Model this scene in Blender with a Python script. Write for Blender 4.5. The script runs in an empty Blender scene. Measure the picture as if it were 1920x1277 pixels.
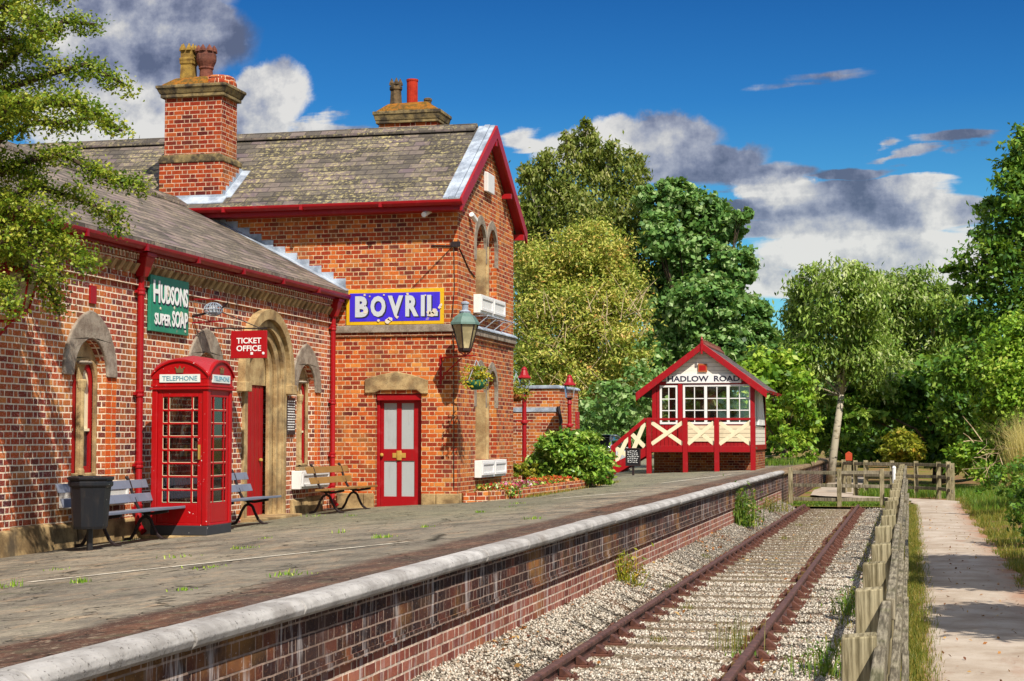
import bpy, bmesh, math, random
import numpy as np
from mathutils import Vector, Matrix
from mathutils.geometry import tessellate_polygon
R = math.radians
rnd = random.Random(7)
rng = np.random.default_rng(11)
scene = bpy.context.scene
COL = scene.collection

# ------------------------------------------------------------------ camera model (pixels of the 1920x1277 photograph)
F, CX, CY, VX, VY, H = 3100., 960., 638.5, 1705., 819.5, 1.84
PITCH = math.atan((VY - CY) / F); YAW = math.atan((VX - CX) / math.hypot(F, VY - CY))
FW = Vector((-math.sin(YAW) * math.cos(PITCH), math.cos(YAW) * math.cos(PITCH), math.sin(PITCH)))
RT = Vector((math.cos(YAW), math.sin(YAW), 0)); UP = RT.cross(FW)
CAM = Vector((0, 0, H))
def ray(px, py): return FW + RT * ((px - CX) / F) + UP * ((CY - py) / F)
def on(ax, v, px, py):
    d = ray(px, py); t = (v - CAM[ax]) / d[ax]
    return CAM + d * t
def PX(px, py, x): return on(0, x, px, py)      # point of the wall plane x seen at a pixel
def PY(px, py, y): return on(1, y, px, py)
def PZ(px, py, z): return on(2, z, px, py)
def ppm(y, px=1400): return F / (PY(px, 700, y) - CAM).dot(FW)   # pixels per metre at distance y

cam = bpy.data.cameras.new('camera'); camo = bpy.data.objects.new('camera', cam); COL.objects.link(camo)
cam.sensor_width = 36; cam.lens = 36 * F / 1920; cam.clip_end = 3000; cam.clip_start = .05
camo.location = CAM; camo.rotation_euler = (R(90) + PITCH, 0, YAW); scene.camera = camo

# ------------------------------------------------------------------ materials
class NT:
    def __init__(s, name):
        s.m = bpy.data.materials.new(name); s.m.use_nodes = True; s.t = s.m.node_tree
        s.b = s.t.nodes['Principled BSDF']; s.out = s.t.nodes['Material Output']
    def put(s, sock, v):
        if v is None: return
        if isinstance(v, bpy.types.NodeSocket): s.t.links.new(v, sock)
        else:
            if hasattr(sock.default_value, '__len__') and not hasattr(v, '__len__'): v = (v,) * len(sock.default_value)
            if hasattr(sock.default_value, '__len__') and len(sock.default_value) == 4 and len(v) == 3: v = (*v, 1)
            sock.default_value = v
    def n(s, typ, *ins, **props):
        nd = s.t.nodes.new(typ)
        for k, v in props.items(): setattr(nd, k, v)
        for i, v in enumerate(ins): s.put(nd.inputs[i], v)
        return nd
    def ma(s, op, a, b=None, c=None, clamp=False):
        nd = s.n('ShaderNodeMath', a, b, c, operation=op); nd.use_clamp = clamp; return nd.outputs[0]
    def vm(s, op, a, b=None):
        nd = s.n('ShaderNodeVectorMath', a, b, operation=op)
        return nd.outputs['Value'] if op in ('LENGTH', 'DOT_PRODUCT', 'DISTANCE') else nd.outputs[0]
    def mix(s, f, a, b, mode='MIX'):
        nd = s.t.nodes.new('ShaderNodeMix'); nd.data_type = 'RGBA'; nd.blend_type = mode
        s.put(nd.inputs[0], f); s.put(nd.inputs[6], a); s.put(nd.inputs[7], b); return nd.outputs[2]
    def ramp(s, f, stops, interp='LINEAR'):
        nd = s.t.nodes.new('ShaderNodeValToRGB'); cr = nd.color_ramp; cr.interpolation = interp
        while len(cr.elements) < len(stops): cr.elements.new(.5)
        for e, (p, c) in zip(cr.elements, stops): e.position = p; e.color = (*c, 1) if len(c) == 3 else c
        s.put(nd.inputs[0], f); return nd.outputs[0]
    def sm(s, v, a, b):
        nd = s.n('ShaderNodeMapRange', v, a, b, 0., 1.); nd.interpolation_type = 'SMOOTHSTEP'; return nd.outputs[0]
    def noise(s, vec, scale, detail=3., rough=.55):
        nd = s.t.nodes.new('ShaderNodeTexNoise'); s.put(nd.inputs['Vector'], vec)
        nd.inputs['Scale'].default_value = scale; nd.inputs['Detail'].default_value = detail
        nd.inputs['Roughness'].default_value = rough; return nd.outputs['Fac']
    def vor(s, vec, scale, feature='F1', rnd_=1.):
        nd = s.t.nodes.new('ShaderNodeTexVoronoi'); nd.feature = feature; s.put(nd.inputs['Vector'], vec)
        nd.inputs['Scale'].default_value = scale; nd.inputs['Randomness'].default_value = rnd_; return nd
    def uv(s): return s.n('ShaderNodeUVMap').outputs[0]
    def pos(s): return s.n('ShaderNodeNewGeometry').outputs['Position']
    def obj(s): return s.n('ShaderNodeTexCoord').outputs['Object']
    def sep(s, v): return s.n('ShaderNodeSeparateXYZ', v).outputs
    def com(s, x, y, z=0.): return s.n('ShaderNodeCombineXYZ', x, y, z).outputs[0]
    def set(s, col=None, rough=None, metal=None, spec=None, bump=None, bs=.3, bd=.02):
        if col is not None: s.put(s.b.inputs['Base Color'], col)
        if rough is not None: s.put(s.b.inputs['Roughness'], rough)
        if metal is not None: s.put(s.b.inputs['Metallic'], metal)
        if spec is not None: s.put(s.b.inputs['Specular IOR Level'], spec)
        if bump is not None:
            nd = s.t.nodes.new('ShaderNodeBump'); s.put(nd.inputs['Height'], bump)
            nd.inputs['Strength'].default_value = bs; nd.inputs['Distance'].default_value = bd
            s.t.links.new(nd.outputs[0], s.b.inputs['Normal'])
        return s.m
def srgb(r, g, b): return tuple((c / 12.92 if c <= .04045 else ((c + .055) / 1.055) ** 2.4) for c in (r / 255, g / 255, b / 255))

def brick_nodes(k, L=.225, Hd=.108, row=.082, mort=.013, flemish=True, warp=.004):
    """returns (mortar mask 0..1, per-brick random, second random, uv)"""
    uv = k.uv(); u, v, _ = k.sep(uv)
    w = k.noise(uv, 9., 2.); u = k.ma('ADD', u, k.ma('MULTIPLY', k.ma('SUBTRACT', w, .5), warp * 3)); 
    w2 = k.noise(k.vm('ADD', uv, (7.3, 2.1, 0)), 6., 2.); v = k.ma('ADD', v, k.ma('MULTIPLY', k.ma('SUBTRACT', w2, .5), warp * 3))
    vr = k.ma('DIVIDE', v, row); ro = k.ma('FLOOR', vr); fv = k.ma('SUBTRACT', vr, ro)
    P = L + Hd if flemish else L
    od = k.ma('MODULO', k.ma('ABSOLUTE', ro), 2.)
    uo = k.ma('ADD', k.ma('DIVIDE', u, P), k.ma('MULTIPLY', od, .5)); ce = k.ma('FLOOR', uo); fu = k.ma('SUBTRACT', uo, ce)
    fm = k.ma('MULTIPLY', fu, P)
    if flemish:
        st = k.ma('LESS_THAN', fm, L)
        a = k.ma('MINIMUM', fm, k.ma('ABSOLUTE', k.ma('SUBTRACT', fm, L))); a = k.ma('MINIMUM', a, k.ma('SUBTRACT', P, fm))
        idx = k.ma('ADD', k.ma('MULTIPLY', ce, 2.), st)
    else:
        a = k.ma('MINIMUM', fm, k.ma('SUBTRACT', P, fm)); idx = ce
    bv = k.ma('MULTIPLY', k.ma('MINIMUM', fv, k.ma('SUBTRACT', 1., fv)), row)
    d = k.ma('MINIMUM', a, bv)
    mask = k.sm(d, mort * .62, mort * .38)
    wn = k.n('ShaderNodeTexWhiteNoise', k.com(idx, ro)); wn.noise_dimensions = '3D'
    cs = k.n('ShaderNodeSeparateColor', wn.outputs['Color']).outputs
    return mask, cs[0], cs[1], uv, fv, d
def brick_mat(name, stops, mortar, mort=.013, row=.082, dirt=None, contrast=1., soot=.25, flemish=True, white=0., L=.225, Hd=.108):
    k = NT(name)
    mask, r1, r2, uv, fv, d = brick_nodes(k, mort=mort, row=row, flemish=flemish, L=L, Hd=Hd)
    big = k.noise(uv, .55, 3.)
    f = k.ma('ADD', k.ma('ADD', k.ma('MULTIPLY', r1, .7), .1), k.ma('MULTIPLY', k.ma('SUBTRACT', big, .5), .6), clamp=True)
    col = k.ramp(f, stops)
    fine = k.noise(uv, 38., 4., .7)
    col = k.mix(k.ma('MULTIPLY', k.sm(fine, .5, .78), .45), col, tuple(min(1, c * 1.6 + .06) for c in mortar[:3]) if white else (.45, .2, .08))
    col = k.mix(k.ma('MULTIPLY', k.sm(fine, .5, .22), .6), col, (.035, .012, .01)); yl = k.noise(k.vm('ADD', uv, (31., 17., 0)), 1.1, 3.); col = k.mix(k.ma('MULTIPLY', k.sm(yl, .5, .72), .4), col, (.62, .30, .07))
    so = k.noise(uv, 1.3, 5., .65)
    col = k.mix(k.ma('MULTIPLY', k.sm(so, .50, .72), soot * 1.5), col, (.035, .02, .02)); st2 = k.noise(k.vm('MULTIPLY', uv, (1.6, .35, 1)), 1.2, 4.); col = k.mix(k.ma('MULTIPLY', k.sm(st2, .46, .7), .42), col, (.10, .05, .035))
    mn = k.noise(uv, 14., 3.)
    mcol = k.mix(k.sm(mn, .35, .7), tuple(c * (.75 if white else .55) for c in mortar), mortar); mcol = k.mix(k.ma('MULTIPLY', k.sm(st2, .48, .66), .12 if white else .35), mcol, tuple(c * .4 for c in mortar))
    if dirt:
        mcol = k.mix(k.ma('MULTIPLY', k.sm(so, .45, .7), dirt), mcol, (.1, .06, .045))
    c = k.mix(mask, col, mcol)
    h = k.ma('ADD', k.ma('MULTIPLY', k.ma('SUBTRACT', 1., mask), .8), k.ma('MULTIPLY', fine, .4))
    return k.set(c, .85, spec=.2, bump=h, bs=.55, bd=.012), k, mask, c
BR = [(0, srgb(84, 30, 30)), (.12, srgb(122, 42, 30)), (.28, srgb(158, 56, 28)), (.5, srgb(182, 74, 28)), (.68, srgb(200, 100, 38)), (.86, srgb(216, 140, 66)), (1, srgb(150, 92, 70))]
BRW = [(0, srgb(74, 40, 48)), (.16, srgb(116, 48, 40)), (.32, srgb(156, 62, 36)), (.52, srgb(182, 80, 38)), (.72, srgb(200, 106, 50)), (.9, srgb(212, 140, 76)), (1, srgb(130, 82, 78))]
M = {}
M['brick'] = brick_mat('tower_brick', BR, srgb(232, 196, 152), mort=.015, row=.083, L=.205, Hd=.098)[0]
M['brick_wing'] = brick_mat('wing_brick', BRW, srgb(252, 232, 204), mort=.0165, row=.083, white=1, L=.212, Hd=.103)[0]
M['brick_chim'] = brick_mat('chimney_brick', [(p, (c[0] * .72, c[1] * .52, c[2] * .6)) for p, c in BR], srgb(226, 190, 160), mort=.015, row=.085)[0]
M['brick_box'] = brick_mat('base_brick', [(p, (c[0] * .6, c[1] * .6, c[2] * .7)) for p, c in BR], srgb(200, 165, 130), mort=.013, row=.08)[0]
M['brick_screen'] = brick_mat('screen_brick', [(p, (c[0] * .95, c[1] * 1.15, c[2] * 1.3)) for p, c in BR], srgb(236, 205, 170), mort=.014, row=.082)[0]
# platform face: dark engineering bricks with lime runs
def platform_brick(name, dark):
    st = [(0, srgb(26, 20, 22)), (.35, srgb(46, 28, 28)), (.65, srgb(76, 40, 34)), (.88, srgb(116, 60, 44)), (1, srgb(60, 48, 48))] if dark else \
         [(0, srgb(104, 54, 50)), (.4, srgb(142, 76, 62)), (.75, srgb(168, 104, 86)), (1, srgb(126, 88, 82))]
    m, k, mask, c = brick_mat(name, st, srgb(176, 150, 134) if dark else srgb(236, 210, 188), mort=.016 if not dark else .012, row=.084, dirt=.6 if dark else .15, soot=.75 if dark else .15)
    p = k.sep(k.uv())
    runs = k.noise(k.com(k.ma('MULTIPLY', p[0], 5.), k.ma('MULTIPLY', p[1], .55)), 1.9, 4., .7)
    lime = k.noise(k.com(k.ma('MULTIPLY', p[0], 1.), k.ma('MULTIPLY', p[1], 1.)), 2.2, 2.)
    f = k.ma('MULTIPLY', k.sm(runs, .53, .64), k.sm(lime, .36, .55))
    speck = k.sm(k.noise(k.uv(), 24., 4., .8), .60, .70)
    f = k.ma('MAXIMUM', k.ma('MULTIPLY', f, .5), k.ma('MULTIPLY', speck, .45 if dark else .25))
    c2 = k.mix(f, c, (.66, .6, .58))
    k.set(c2); return m
M['plat_dark'] = platform_brick('platform_brick_sooty', True)
M['plat_light'] = platform_brick('platform_brick_lower', False)

def slate(name, base, lich, rowh=.24, L=.36, lichen=.5):
    k = NT(name)
    mask, r1, r2, uv, fv, d = brick_nodes(k, L=L, row=rowh, mort=.02, flemish=False, warp=.008)
    col = k.ramp(r1, [(0, tuple(c * .5 for c in base)), (.5, base), (.85, (base[0] * 1.5, base[1] * 1.4, base[2] * 1.45)), (1, (base[0] * 1.15, base[1] * 1.02, base[2] * 1.3))])
    big = k.noise(uv, .7, 4.); sp = k.noise(uv, 11., 5., .75)
    f = k.ma('MULTIPLY', k.sm(sp, .48, .62), k.sm(big, .36, .6))
    col = k.mix(k.ma('MULTIPLY', f, lichen), col, lich)
    sp2 = k.noise(uv, 26., 3., .7)
    col = k.mix(k.ma('MULTIPLY', k.sm(sp2, .66, .74), .7), col, (.55, .52, .46))
    col = k.mix(k.ma('MULTIPLY', k.sm(k.noise(uv, 5., 3.), .52, .72), .5), col, (.05, .045, .04))
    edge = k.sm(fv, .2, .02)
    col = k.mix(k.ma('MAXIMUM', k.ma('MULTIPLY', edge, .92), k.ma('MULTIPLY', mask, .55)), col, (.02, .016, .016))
    h = k.ma('ADD', k.ma('SUBTRACT', k.ma('MULTIPLY', r2, .4), fv), k.ma('MULTIPLY', sp, .25))
    return k.set(col, .75, spec=.3, bump=h, bs=.6, bd=.03)
M['slate'] = slate('roof_slate', srgb(98, 90, 82), srgb(190, 176, 120), .21, .33, .85)
M['slate_wing'] = slate('wing_slate', srgb(112, 102, 92), srgb(180, 164, 130), .2, .34, .5)
M['slate_box'] = slate('cabin_slate', srgb(92, 82, 80), srgb(140, 130, 110), .2, .3, .3)

def stone(name, a, b, scale=6., dark=.5, spk=.5):
    k = NT(name); p = k.obj()
    n1 = k.noise(p, scale, 5., .65); n2 = k.noise(p, 42., 4., .7); n3 = k.noise(p, 1.7, 4., .6)
    c = k.mix(k.sm(n1, .35, .65), a, b)
    c = k.mix(k.ma('MULTIPLY', k.sm(n3, .5, .68), dark), c, (.045, .038, .032))
    c = k.mix(k.ma('MULTIPLY', k.sm(n2, .56, .66), spk), c, (.06, .05, .04))
    return k.set(c, .9, spec=.2, bump=k.ma('ADD', n2, n1), bs=.5, bd=.015)
M['stone'] = stone('sandstone', srgb(190, 164, 118), srgb(150, 122, 84), 4.)
M['stone_grey'] = stone('grey_stone', srgb(160, 148, 132), srgb(128, 114, 100), 6., .2, .6)
M['stone_chim'] = stone('chimney_stone', srgb(150, 130, 88), srgb(70, 62, 52), 5., .7, .5)
M['stone_plinth'] = stone('plinth_stone', srgb(186, 158, 112), srgb(120, 98, 68), 2.6, .75, .4)
M['moss'] = stone('mossy_mortar', srgb(158, 100, 30), srgb(92, 76, 32), 11., .5, .8)
M['buff'] = stone('buff_terracotta', srgb(160, 130, 62), srgb(118, 92, 48), 7., .4, .5)
M['brownpot'] = stone('brown_terracotta', srgb(128, 78, 62), srgb(94, 56, 48), 7., .4, .3)
M['darkpot'] = stone('dark_terracotta', srgb(112, 92, 66), srgb(52, 46, 38), 6., .6, .5)
M['redpot'] = stone('red_terracotta', srgb(176, 52, 30), srgb(150, 40, 24), 7., .1, .2)
M['conc'] = stone('grey_concrete', srgb(120, 112, 100), srgb(84, 78, 70), 5., .4, .5)
M['coping'] = stone('painted_coping', srgb(192, 188, 184), srgb(160, 156, 150), 3., .2, .5)
def coping_mat():
    k = NT('painted_coping_stone'); p = k.pos(); x, y, z = k.sep(p)
    n1 = k.noise(p, 3., 5., .65); n2 = k.noise(p, 36., 4., .75); n3 = k.noise(k.vm('MULTIPLY', p, (1., .4, 1.)), 2.2, 4., .6)
    c = k.mix(k.sm(n1, .35, .65), srgb(196, 192, 188), srgb(152, 148, 144)); sl = k.n('ShaderNodeTexWhiteNoise', k.com(0., k.ma('FLOOR', k.ma('DIVIDE', y, 1.47)), 0.)).outputs[0]
    c = k.mix(k.ma('MULTIPLY', sl, .3), c, srgb(128, 122, 114)); c = k.mix(k.ma('MULTIPLY', k.sm(n3, .52, .68), .45), c, srgb(112, 98, 84)); c = k.mix(k.ma('MULTIPLY', k.sm(n2, .58, .66), .7), c, srgb(58, 52, 46))
    return k.set(c, .85, spec=.2, bump=k.ma('ADD', n2, n1), bs=.6, bd=.015)
M['coping'] = coping_mat()
M['coping_old'] = stone('weathered_coping', srgb(150, 128, 100), srgb(112, 92, 72), 3., .3, .4)

def paint(name, col, rough=.4, chips=.0, chipcol=(.7, .66, .6), fade=.25, sc=30.):
    k = NT(name); p = k.obj()
    n = k.noise(p, 2.2, 4., .6); c = k.mix(k.ma('MULTIPLY', k.sm(n, .35, .75), fade), col, tuple(x * .55 for x in col))
    gr = k.noise(k.vm('MULTIPLY', p, (7., 7., 1.4)), 1.5, 5., .7); c = k.mix(k.ma('MULTIPLY', k.sm(gr, .52, .72), min(.35, fade * 1.2)), c, (.06, .045, .035)); gf = k.noise(p, 5., 4., .7); c = k.mix(k.ma('MULTIPLY', k.sm(gf, .56, .74), min(.22, fade)), c, tuple(min(1, x * 1.2 + (.08 if max(col) > .1 else .012)) for x in col))
    if chips:
        ch = k.ma('MULTIPLY', k.sm(k.noise(p, sc, 2., .6), .69, .72), k.sm(k.noise(p, 3.1, 2.), .5, .6))
        c = k.mix(k.ma('MULTIPLY', ch, chips), c, chipcol)
    return k.set(c, k.ma('ADD', rough, k.ma('MULTIPLY', n, .2)), spec=.4, bump=k.noise(p, 60., 2.), bs=.08, bd=.004)
M['red'] = paint('red_gloss_paint', (.34, .002, .006), .35, .0)
M['red_box'] = paint('red_box_paint', (.40, .002, .004), .32, .9, (.85, .8, .75), .15, 26.)
M['red_dark'] = paint('red_gutter_paint', (.27, .003, .01), .35, .5, (.5, .3, .25), .3, 30.)
M['red_roof'] = paint('faded_red_paint', (.38, .02, .03), .5, .8, (.8, .6, .55), .5, 14.)
M['cream'] = paint('cream_paint', srgb(232, 220, 184), .5, .4, (.3, .25, .15), .1)
M['white'] = paint('white_paint', (.8, .79, .76), .5, .3, (.4, .35, .3), .08)
M['offwhite'] = paint('off_white_paint', (.7, .69, .68), .55, 0, fade=.1)
M['black'] = paint('black_paint', (.012, .013, .017), .3, .8, (.5, .5, .48), .3, 24.)
M['iron'] = paint('dark_iron', (.022, .012, .012), .45, .4, (.25, .08, .03), .3)
M['plinth_black'] = paint('black_bitumen_paint', (.035, .036, .042), .5, .8, (.5, .48, .45), .5, 12.)
M['greenlamp'] = paint('verdigris_paint', srgb(96, 124, 114), .45, .9, (.7, .7, .62), .6, 9.)
M['blue'] = paint('blue_enamel', (.055, .03, .62), .2, .5, (.55, .4, .3), .2, 5.)
M['yellow'] = paint('yellow_enamel', (.72, .43, .01), .3, .4, (.2, .1, .04), .15, 9.)
M['greensign'] = paint('green_enamel', (.02, .25, .14), .3, .6, (.35, .3, .2), .5, 7.)
M['redsign'] = paint('red_enamel', (.38, .004, .008), .3, .3, (.7, .5, .45), .1, 20.)
M['letter'] = paint('white_letter_enamel', (.85, .85, .82), .4, .3, (.3, .25, .2), .05)
M['letter_grey'] = paint('grey_letter_enamel', (.55, .58, .6), .4, .3, (.3, .25, .2), .1)
M['letter_dark'] = paint('dark_letter_paint', (.02, .02, .05), .5, fade=.1)
M['letter_blue'] = paint('blue_grey_letter', (.12, .3, .38), .5, fade=.2)
M['signglow'] = paint('opal_panel', (.72, .76, .72), .35, fade=.1)
M['chip'] = paint('chipped_enamel', (.72, .62, .48), .8, .9, (.25, .1, .04), .3, 12.)
M['slat_grey'] = paint('grey_painted_slat', srgb(116, 122, 138), .5, .5, (.3, .28, .26), .3)
M['slat_brown'] = paint('brown_wood_slat', srgb(150, 112, 58), .6, .6, (.3, .24, .18), .6)
M['brass'] = paint('brass', (.5, .3, .06), .35, fade=.3); 
M['goldcrown'] = paint('dark_gold_crown', (.16, .1, .04), .5, fade=.5)
M['lead'] = stone('lead_sheet', srgb(184, 194, 206), srgb(132, 142, 156), 3., .25, .25)
M['dark'] = paint('dark_interior', (.012, .011, .011), .9, fade=.2)
M['rubber'] = paint('rubber', (.015, .015, .016), .8, fade=.2)
M['carpaint'] = paint('pale_car_paint', (.66, .68, .74), .15, fade=.03)
M['alloy'] = paint('wheel_metal', (.4, .41, .43), .35, fade=.1)
M['amber'] = paint('tail_lens', (.4, .01, .01), .2, fade=.1)
M['paper'] = paint('paper', (.75, .7, .55), .8, fade=.1)
M['paper_y'] = paint('yellow_paper', (.75, .5, .16), .8, fade=.1)
M['frost'] = paint('frosted_glass', (.40, .43, .43), .25, fade=.12)
M['cloth'] = paint('red_cloth', (.5, .03, .02), .8, fade=.3)
M['wicker'] = paint('wicker', srgb(150, 84, 40), .8, fade=.4)
M['greenpot'] = paint('green_basket_liner', (.01, .13, .07), .6, fade=.3)

def wood(name, a, b, s=1.):
    k = NT(name); x, y, z = k.sep(k.uv())
    g = k.noise(k.com(k.ma('MULTIPLY', x, 46. * s), k.ma('MULTIPLY', y, 2.6 * s)), 1.3, 5., .65)
    n = k.noise(k.obj(), 3., 3.)
    oi = k.n('ShaderNodeObjectInfo').outputs['Random']
    c = k.ramp(k.ma('ADD', k.ma('MULTIPLY', g, .7), k.ma('MULTIPLY', n, .3)), [(.3, tuple(q * .3 for q in b)), (.45, b), (.6, a), (.75, tuple(min(1, q * 1.25) for q in a))])
    c = k.mix(k.ma('MULTIPLY', k.sm(k.noise(k.obj(), 2.2, 4.), .5, .7), .35), c, (.10, .11, .03))
    return k.set(c, .85, spec=.15, bump=g, bs=.5, bd=.01)
M['fence'] = wood('weathered_fence_wood', srgb(172, 160, 128), srgb(112, 102, 76))
M['rail_wood'] = wood('grey_rail_wood', srgb(158, 148, 126), srgb(98, 90, 74))
M['sleeper'] = wood('sleeper_wood', srgb(150, 134, 112), srgb(94, 80, 64))
M['key'] = wood('oak_key', srgb(142, 98, 62), srgb(94, 60, 40))

def rust(name, a, b, top=None):
    k = NT(name); p = k.obj(); n = k.noise(p, 9., 5., .7)
    c = k.mix(k.sm(n, .35, .65), a, b)
    return k.set(c, .65, metal=.15, bump=n, bs=.3, bd=.006)
M['rail'] = rust('rusty_rail_steel', srgb(110, 74, 64), srgb(74, 48, 42))
M['chair'] = rust('rusty_cast_iron', srgb(108, 66, 50), srgb(66, 38, 32))

def glassy(name, tint=(.02, .022, .025), rough=.04):
    k = NT(name); p = k.obj(); n = k.noise(p, 3.5, 3.)
    return k.set(k.mix(k.sm(n, .4, .7), tint, tuple(x * 2.2 for x in tint)), rough, spec=.7, bump=n, bs=.04, bd=.02)
M['glass'] = glassy('dark_window_glass')
M['lampglass'] = glassy('smoky_lamp_glass', srgb(150, 138, 104), .15)
def clear_glass(name, fac=.8):
    k = NT(name)
    tr = k.n('ShaderNodeBsdfTransparent', (.93, .95, .94)); gl = k.n('ShaderNodeBsdfGlossy', (.9, .9, .9), .03)
    fr = k.n('ShaderNodeFresnel', 1.6).outputs[0]
    mx = k.n('ShaderNodeMixShader', k.ma('ADD', fr, .03), tr.outputs[0], gl.outputs[0])
    k.t.links.new(mx.outputs[0], k.out.inputs[0]); return k.m
M['clear'] = clear_glass('clear_window_glass')

def leaf_mat(name, stops, trans=.35, hue=None, rough=.5):
    k = NT(name); u, v, _ = k.sep(k.uv())
    f = k.ma('ADD', k.ma('MULTIPLY', u, .55), k.ma('MULTIPLY', v, .45))
    c = k.ramp(f, stops)
    k.set(c, rough, spec=.35)
    tl = k.n('ShaderNodeBsdfTranslucent', k.mix(.35, c, (.35, .42, .02)))
    mx = k.n('ShaderNodeMixShader', trans, k.b.outputs[0], tl.outputs[0])
    k.t.links.new(mx.outputs[0], k.out.inputs[0]); return k.m
M['lf_haw'] = leaf_mat('hawthorn_leaf', [(.05, (.03, .08, .008)), (.3, (.12, .22, .015)), (.6, (.30, .38, .03)), (.92, (.56, .54, .08))])
M['lf_birch'] = leaf_mat('olive_birch_leaf', [(.05, (.04, .07, .014)), (.35, (.14, .20, .03)), (.65, (.27, .31, .06)), (.92, (.50, .48, .18))])
M['lf_yel'] = leaf_mat('yellowing_leaf', [(.05, (.05, .11, .018)), (.28, (.22, .32, .035)), (.55, (.50, .52, .09)), (.8, (.78, .66, .18)), (.95, (.66, .32, .09))])
M['lf_syc'] = leaf_mat('sycamore_leaf', [(.05, (.025, .08, .02)), (.3, (.09, .22, .045)), (.6, (.22, .40, .10)), (.9, (.52, .64, .30))])
M['lf_pale'] = leaf_mat('pale_birch_leaf', [(.05, (.045, .11, .018)), (.35, (.17, .30, .04)), (.65, (.36, .48, .09)), (.93, (.72, .76, .40))])
M['lf_dark'] = leaf_mat('dark_green_leaf', [(.05, (.015, .055, .012)), (.35, (.065, .17, .02)), (.65, (.16, .32, .03)), (.92, (.40, .54, .09))])
M['lf_bright'] = leaf_mat('bright_green_leaf', [(.05, (.04, .12, .01)), (.35, (.14, .30, .02)), (.65, (.32, .50, .04)), (.92, (.58, .64, .12))])
M['lf_gold'] = leaf_mat('golden_leaf', [(.05, (.1, .13, .01)), (.4, (.25, .29, .02)), (.7, (.42, .40, .04)), (.92, (.55, .33, .05))])
M['lf_shrub'] = leaf_mat('laurel_leaf', [(.05, (.03, .1, .015)), (.35, (.14, .30, .03)), (.65, (.32, .50, .06)), (.92, (.58, .64, .18))], .25, rough=.35)
M['lf_grass'] = leaf_mat('grass_blade', [(.05, (.06, .09, .012)), (.35, (.13, .18, .02)), (.6, (.27, .24, .04)), (.9, (.42, .30, .07))])
M['lf_lush'] = leaf_mat('lush_grass_blade', [(.05, (.04, .1, .012)), (.45, (.11, .22, .02)), (.75, (.2, .3, .03)), (.95, (.38, .36, .08))])
M['lf_straw'] = leaf_mat('straw_grass', [(.05, (.38, .32, .09)), (.4, (.62, .52, .17)), (.7, (.78, .66, .27)), (.95, (.88, .78, .42))])
M['lf_litter'] = leaf_mat('fallen_leaf', [(.05, (.12, .04, .02)), (.4, (.28, .1, .03)), (.7, (.42, .2, .05)), (.95, (.5, .33, .12))], .1)
M['lf_flower_pink'] = leaf_mat('pink_petal', [(.05, (.35, .02, .06)), (.4, (.6, .08, .2)), (.7, (.65, .2, .35)), (.95, (.7, .45, .55))], .2)
M['lf_flower_red'] = leaf_mat('red_orange_petal', [(.05, (.35, .01, .01)), (.4, (.6, .05, .02)), (.7, (.65, .18, .03)), (.95, (.7, .4, .08))], .2)
M['lf_bask'] = leaf_mat('basket_flower_petal', [(.05, (.1, .16, .01)), (.35, (.3, .34, .03)), (.65, (.6, .45, .02)), (.95, (.75, .6, .06))], .25)

def bark(name, a, b):
    k = NT(name); p = k.obj(); n = k.noise(k.vm('MULTIPLY', p, (6., 6., 1.6)), 1.6, 5., .7)
    return k.set(k.mix(k.sm(n, .38, .62), a, b), .9, bump=n, bs=.7, bd=.04)
M['bark'] = bark('brown_bark', srgb(84, 66, 48), srgb(44, 34, 26))
M['twig'] = bark('pale_twig', srgb(204, 184, 146), srgb(150, 126, 92))
def birch_bark():
    k = NT('white_birch_bark'); p = k.obj(); n = k.noise(k.vm('MULTIPLY', p, (2., 2., 9.)), 1.2, 4., .7); n2 = k.noise(p, 1.5, 3.)
    c = k.mix(k.sm(n, .56, .64), srgb(168, 158, 138), (.03, .026, .022)); c = k.mix(k.sm(n2, .55, .7), c, srgb(120, 104, 70))
    return k.set(c, .8)
M['birchbark'] = birch_bark()

def ground_mat():
    k = NT('verge_grass_and_earth'); p = k.pos(); x, y, z = k.sep(p)
    n = k.noise(p, .8, 5., .6); n2 = k.noise(p, 9., 5., .7)
    c = k.ramp(n2, [(.3, (.05, .07, .012)), (.48, (.13, .16, .02)), (.62, (.24, .2, .04)), (.8, (.32, .24, .08))])
    c = k.mix(k.sm(n, .44, .56), c, k.mix(n2, (.16, .075, .04), (.38, .22, .12)))
    return k.set(c, .95, spec=.1, bump=n2, bs=.6, bd=.05)
M['ground'] = ground_mat()
def ballast_mat():
    k = NT('ballast_chippings'); p = k.pos()
    v = k.vor(p, 34.); n = k.noise(p, .9, 4.); rr = k.n('ShaderNodeSeparateColor', v.outputs['Color']).outputs[0]
    c = k.ramp(rr, [(0, srgb(104, 94, 80)), (.4, srgb(160, 150, 132)), (.75, srgb(194, 184, 168)), (1, srgb(220, 212, 198))])
    c = k.mix(k.sm(v.outputs['Distance'], .35, .6), c, (.05, .04, .032))
    c = k.mix(k.ma('MULTIPLY', k.sm(n, .52, .7), .5), c, srgb(130, 86, 52))
    return k.set(c, .95, spec=.15, bump=k.ma('SUBTRACT', 1., v.outputs['Distance']), bs=.8, bd=.03)
M['ballast'] = ballast_mat()
def stone_chip():
    k = NT('limestone_chip'); u, v, _ = k.sep(k.uv())
    c = k.ramp(u, [(0, srgb(90, 80, 70)), (.2, srgb(144, 133, 118)), (.55, srgb(188, 179, 162)), (.85, srgb(220, 212, 198)), (1, srgb(150, 110, 78))])
    return k.set(c, .9, spec=.2)
M['chipstone'] = stone_chip()
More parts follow.
